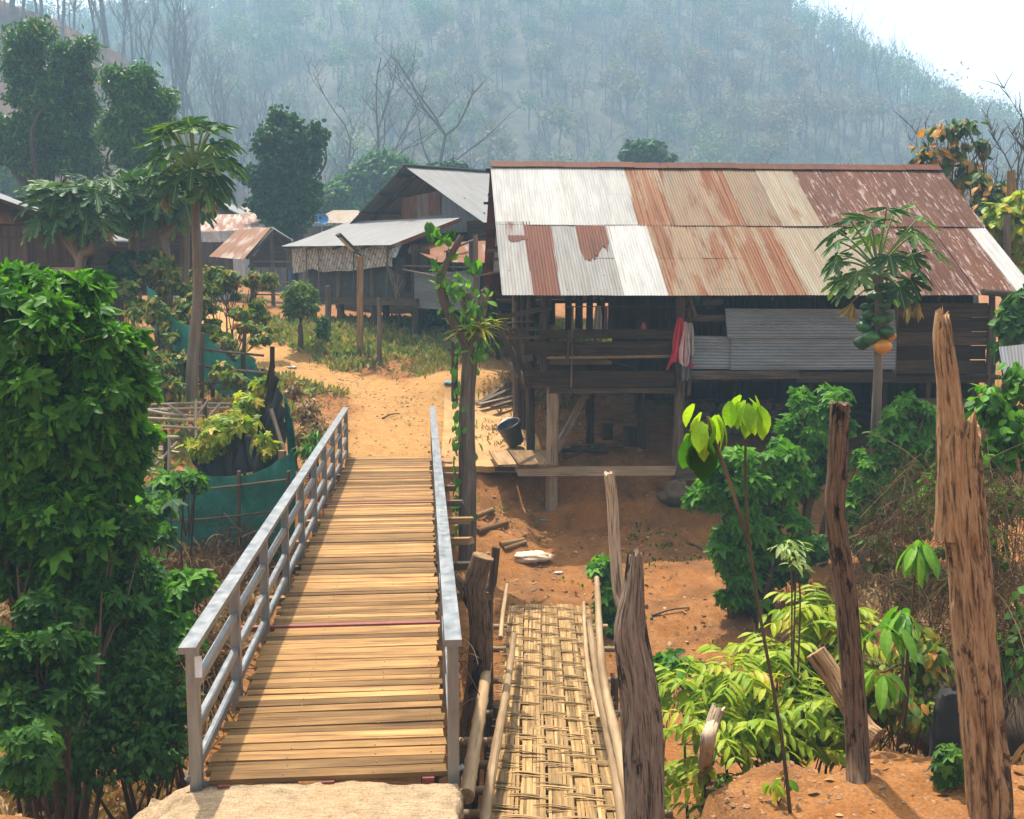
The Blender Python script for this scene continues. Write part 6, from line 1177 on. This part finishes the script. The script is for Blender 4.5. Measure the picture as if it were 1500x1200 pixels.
grass('dry_grass', scatter(-8, -3.6, 7.5, 16, 1500, lambda x, y: .8+0*x), 8, .24, T_LONG, L_straw, .14, lean=.9)
grass('dry_grass', scatter(3.2, 9, 7.4, 15, 1300, lambda x, y: sstep(3.2, 4.5, x)), 8, .24, T_LONG, L_straw, .14, lean=.9)
grass('dry_grass', scatter(-4.6, 1.5, 20.3, 27.5, 500, lambda x, y: off(x, y)*patch(x, y, 4)), 8, .13, T_LONG, L_straw, .12, lean=.8)
grass('dry_grass', scatter(-1.6, 1.8, 24.5, 26, 800, lambda x, y: off(x, y)*.9), 9, .14, T_LONG, L_straw, .12, lean=.8)
grass('bank_grass', scatter(-4.4, -1.4, 25.6, 29, 500, lambda x, y: off(x, y)*patch(x, y, 15)), 8, .15, TL_, L_weed, .14)
grass('leaf_litter', scatter(-9, 9, 4.5, 19, 7000, lambda x, y: (.5+.5*patch(x, y, 6))*((x < -2.4)|(x > -.2))), 1, .075, T_OVAL, L_litter, .1, flat=1)
grass('leaf_litter', scatter(-8, 3, 17, 28, 3500, lambda x, y: off(x, y)*(.3+.7*patch(x, y, 7))+.03), 1, .07, T_OVAL, L_litter, .1, flat=1)
def pebbles(p, r, mt):
    b = MB(); v = np.array([(0, 0, .6), (1, 0, 0), (.3, .95, 0), (-.8, .6, 0), (-.8, -.6, 0), (.3, -.95, 0), (0, 0, -.5)]); f = [(0, 1, 2), (0, 2, 3), (0, 3, 4), (0, 4, 5), (0, 5, 1), (6, 2, 1), (6, 3, 2), (6, 4, 3), (6, 5, 4), (6, 1, 5)]; m = len(p)
    b.leaves((v, f), p, np.c_[RN.normal(0, 1, (m, 2)), np.zeros(m)], UPZ+RN.normal(0, .25, (m, 3)), r*RN.uniform(.35, 1.5, m)**1.5, RN.random(m)); o = b.build('pebbles', mt); o['kind'] = 'stuff'
M_peb = plain('earth_clods', (.27, .145, .07), .95, 0, .35)
pebbles(scatter(-8, 8, 4.5, 19, 5200, lambda x, y: .3+.7*patch(x, y, 2)), .02, M_peb); pebbles(scatter(-8, 3, 18, 28, 5500, lambda x, y: .25+.7*patch(x, y, 2)), .025, M_peb); pebbles(scatter(1.2, 6, 5, 7.6, 1500, lambda x, y: 1+0*x), .014, M_peb)
# ------------------------------------------------------------------ hills
def hillmat(name, a, c, d):
    m, t, b = mat(name); g = attr(t, 'gr').outputs['Vector']; f = noise(t, g, .06, 6, .7); f2 = noise(t, g, .6, 5, .7)
    k = ramp(t, f, [(.3, a), (.5, c), (.7, d)]); k = mixc(t, 1, k, ramp(t, f2, [(.3, .55), (.7, 1.25)]), 'MULTIPLY'); t.links.new(k, b.inputs['Base Color']); b.inputs['Roughness'].default_value = 1; b.inputs['Specular IOR Level'].default_value = 0; return m
CR1 = np.array([(-160, 60), (-100, 56), (-72, 44), (-60, 38.5), (-52, 34.5), (-45, 27), (-38, 18.5), (-33, 11.5), (-27, 6), (-18, 3), (40, 2)])
def hill1(x, y):
    cz = np.interp(x, CR1[:, 0], CR1[:, 1]); yc = 140+.15*(x+60); s = np.where(y < yc, np.clip((y-72)/(yc-72), 0, 1)**.85, 1-.6*np.clip((y-yc)/90, 0, 1))
    return np.where(y < 72, 0, cz*s)+.7*fbm(x*.08, y*.08, 0, 51, 4)-1.5*(y < 76)
CR2 = np.array([(200, 75), (330, 45), (430, -10), (560, -70), (750, -110), (950, -70), (1040, -10), (1130, 60), (1200, 110), (1270, 160), (1340, 205), (1400, 245), (1460, 275), (1520, 300), (1700, 335), (2100, 360)], float)
HX2 = (CR2[:, 0]-750)/F*330; HZ2 = 3.2+(428-CR2[:, 1])/F*330*.985
def hill2(x, y):
    cz = np.interp(x, np.r_[-420, -220, HX2, 500], np.r_[70, 80, HZ2, 12]); yc = 330; s = np.where(y < yc, np.clip((y-145)/(yc-145), 0, 1)**1.05, 1-.3*np.clip((y-yc)/100, 0, 1))
    return cz*s+2.5*fbm(x*.03, y*.03, 0, 61, 4)+4-6*(y < 150)
def hill(name, fn, x0, x1, y0, y1, st, mt):
    X, Y = np.meshgrid(np.arange(x0, x1, st), np.arange(y0, y1, st)); Z = fn(X, Y); b = MB(); b.grid(np.stack([X, Y, Z], -1)); o = b.build(name, mt, smooth=True); o['kind'] = 'structure'
hill('hill', hill1, -170, 20, 66, 230, 2.0, hillmat('burnt_slope', (.05, .038, .032), (.12, .072, .046), (.2, .11, .06)))
hill('hill', hill2, -420, 480, 140, 430, 4.0, hillmat('forest_slope', (.065, .068, .05), (.095, .085, .065), (.12, .1, .075)))
# ------------------------------------------------------------------ trees of the hills
def bare_tree(h, seed, lev=3, r=.2, nb=5, spread=.55, sides=4):
    rg = np.random.default_rng(seed); b = MB()
    def br(p, d, L_, r_, l):
        n = 5; pts = [p]; dd = d
        for i in range(n-1): dd = nrm(dd+rg.normal(0, .1 if l == 0 else .2, 3)*np.array((1, 1, .5))+np.array((0, 0, .05))); pts.append(pts[-1]+dd*L_/(n-1))
        b.tube(pts, np.linspace(r_, r_*(.5 if l == 0 else .35), n), sides if l < 2 else 3, rg.random(), False)
        if l < lev:
            for k in range(nb+(l == 0)*3):
                i = rg.integers(2 if l == 0 else 1, n); a = rg.uniform(0, 6.28); up = rg.uniform(.35, 1.0); e = nrm(np.array((math.cos(a), math.sin(a), up))*np.array((spread, spread, .6))+dd*.35); br(pts[i], e, L_*rg.uniform(.35, .55), max(r_*.4, .02), l+1)
    br(np.array((0, 0, -.5)), np.array((rg.normal(0, .05), rg.normal(0, .05), 1)), h*.75, r, 0); return b
def leafy(h, seed, n, size, w_=.3):
    rg = np.random.default_rng(seed); b = MB(); b.tube([(0, 0, -1), (rg.normal(0, .2), 0, h*.35), (rg.normal(0, .4), rg.normal(0, .4), h*.75)], [h*.02, h*.015, h*.006], 4, .15, False)
    k = 5; cs = np.c_[rg.normal(0, h*.1, (k, 2)), h*rg.uniform(.55, .9, k)]; ci = rg.integers(0, k, n); d = nrm(rg.normal(0, 1, (n, 3))); p = cs[ci]+d*h*np.array((w_*.55, w_*.55, .14))*rg.uniform(.55, 1.0, (n, 1)); b.leaves(T_DIA, p, d+rg.normal(0, .6, (n, 3)), d+UPZ*.7+rg.normal(0, .5, (n, 3)), size*rg.uniform(.6, 1.3, n), .5+.35*rg.random(n), mi=1); return b
def arrays(b): return np.concatenate(b.V), np.concatenate(b.L), np.concatenate(b.C), np.concatenate(b.M), np.concatenate(b.T)
def forest(name, temps, pos, sc, ti, tint, mats):
    """one merged mesh of many trees too far away to count"""
    o = MB()
    for k in range(len(pos)):
        V, L_, C, M, T = temps[ti[k]]; a = RN.uniform(0, 6.28); c, s = math.cos(a), math.sin(a); v = V@np.array(((c, s, 0), (-s, c, 0), (0, 0, 1.)))*sc[k]+pos[k]
        o.V.append(v); o.G.append(v); o.T.append(np.full(len(V), tint[k])); o.L.append(L_+o.n); o.C.append(C); o.M.append(M); o.n += len(V)
    ob = o.build(name, mats); ob['kind'] = 'stuff'; return ob
M_hbark = plain('hazed_bark', (.12, .112, .112), .95, 0, .3, .5)  # bark greyed and paled, haze put into the colour besides the volume
M_hleaf = leafmat('hazed_leaf', [(0, (.17, .125, .1)), (.3, (.17, .135, .1)), (.55, (.13, .17, .08)), (.8, (.08, .14, .085)), (1, (.26, .31, .15))], .2, .8)  # leaf tones paled and greyed so the slopes look hazier
BARE = [bare_tree(13, 100+k, 3, .19, 4, .5, 4) for k in range(6)]; BARE_A = [arrays(b) for b in BARE]
TALL = [arrays(bare_tree(16, 140+k, 2, .17, 3, .3, 4)) for k in range(5)]
LEAF = [arrays(leafy(12, 200+k, 300, .85)) for k in range(5)]; THIN = [arrays(leafy(12, 220+k, 90, .6)) for k in range(3)]
def onhill(fn, n, xl, xh, yl, yh, ok):
    x = RN.uniform(xl, xh, n); y = RN.uniform(yl, yh, n); k = ok(x, y); x, y = x[k], y[k]; return np.stack([x, y, fn(x, y)], -1)
def see(x, y): return np.abs(x) < y*.56+8
p = onhill(hill2, 4600, -220, 230, 152, 345, see); n = len(p); ty = RN.choice(3, n, p=(.42, .3, .28)); ti = np.where(ty == 0, RN.integers(0, 6, n), np.where(ty == 1, 6+RN.integers(0, 5, n), 11+RN.integers(0, 3, n)))
cl = fbm(p[:, 0]*.02, p[:, 1]*.02, 0, 71, 3); tint = np.clip(.45+.5*cl+RN.normal(0, .2, n), 0, 1)
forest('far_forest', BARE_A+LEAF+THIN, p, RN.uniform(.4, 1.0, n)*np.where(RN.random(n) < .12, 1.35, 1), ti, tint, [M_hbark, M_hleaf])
p = onhill(hill1, 900, -110, -24, 80, 150, lambda x, y: see(x, y)&(y > 80)); n = len(p)
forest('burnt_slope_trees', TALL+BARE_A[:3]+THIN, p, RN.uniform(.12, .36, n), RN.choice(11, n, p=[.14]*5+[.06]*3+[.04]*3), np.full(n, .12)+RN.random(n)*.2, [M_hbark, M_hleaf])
fl = lambda x, y: terr(x, y)
p = onhill(fl, 420, -70, 100, 88, 150, lambda x, y: see(x, y)&(x > -20-.2*(y-88))); n = len(p); ti = np.where(RN.random(n) < .6, RN.integers(0, 6, n), 6+RN.integers(0, 5, n))
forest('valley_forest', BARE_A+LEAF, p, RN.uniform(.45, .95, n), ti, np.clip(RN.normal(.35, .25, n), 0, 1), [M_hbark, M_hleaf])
def things(name, tag_, group, spots, srcs, mats, cat='tree'):
    mesh = []
    for k, (x, y, z, s, a) in enumerate(spots):
        i = k % len(srcs)
        if k < len(srcs): o = srcs[i].build(name, mats); mesh.append(o)
        else: o = mesh[i].copy(); COL.objects.link(o)
        o.location = (x, y, z); o.scale = (s, s, s); o.rotation_euler = (0, 0, a); tag(o, tag_, cat, group)
xs = np.linspace(-74, -30, 44)+RN.normal(0, .8, 44)
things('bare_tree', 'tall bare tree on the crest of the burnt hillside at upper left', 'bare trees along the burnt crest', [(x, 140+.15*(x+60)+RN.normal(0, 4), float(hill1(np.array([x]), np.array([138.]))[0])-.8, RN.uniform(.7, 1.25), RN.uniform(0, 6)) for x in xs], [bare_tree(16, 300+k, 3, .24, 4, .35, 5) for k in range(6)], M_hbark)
xs = np.r_[np.linspace(88, 152, 30), np.linspace(-105, -60, 8)]; xs = xs+RN.normal(0, 1, len(xs))
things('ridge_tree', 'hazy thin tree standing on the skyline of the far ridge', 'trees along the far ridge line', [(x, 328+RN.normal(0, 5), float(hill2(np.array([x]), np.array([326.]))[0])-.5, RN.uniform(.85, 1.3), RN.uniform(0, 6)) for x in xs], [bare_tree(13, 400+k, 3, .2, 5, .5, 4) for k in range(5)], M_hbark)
def one_bare(name, lab, px, Y, ptop, seed, r, **kw):
    q = gp(px, Y); h = P(px, ptop, Y)[2]-q[2]; b = bare_tree(h*1.15, seed, 3, r, **kw); o = b.build(name, M_bark); o.location = tuple(q); tag(o, lab, 'tree')
one_bare('bare_tree', 'wide bare tree in the haze above the grey gable', 645, 105, 150, 511, .3, nb=6, spread=.7)
one_bare('bare_tree', 'slanting bare tree in the haze left of the wide bare tree', 560, 108, 150, 517, .26, nb=5, spread=.6)
one_bare('bare_tree', 'purplish bare tree in the haze between the dark tree and the gable', 525, 112, 165, 523, .2, nb=6, spread=.5)
one_bare('bare_tree', 'dead branching trunk at the right edge above the tan post', 1492, 30, 165, 531, .2, nb=3, spread=.5)
one_bare('bare_tree', 'thin bare tree left of the dead trunk at the right edge', 1470, 36, 190, 537, .09, nb=5, spread=.5)
one_bare('bare_tree', 'bare grey tree behind the orange leaved tree', 1425, 40, 200, 541, .16, nb=4, spread=.5)
# ------------------------------------------------------------------ haze
b = MB(); b.box((0, 195, 65), (460, 0, 0), (0, 255, 0), (0, 0, 85), .5)
m = bpy.data.materials.new('haze'); m.use_nodes = True; t = m.node_tree; t.nodes.remove(t.nodes['Principled BSDF'])
pv = t.nodes.new('ShaderNodeVolumePrincipled'); pv.inputs['Color'].default_value = (.48, .77, 1, 1); pv.inputs['Density'].default_value = .0017; pv.inputs['Anisotropy'].default_value = 0
t.links.new(pv.outputs[0], t.nodes['Material Output'].inputs['Volume'])
o = b.build('haze', m); o['kind'] = 'stuff'
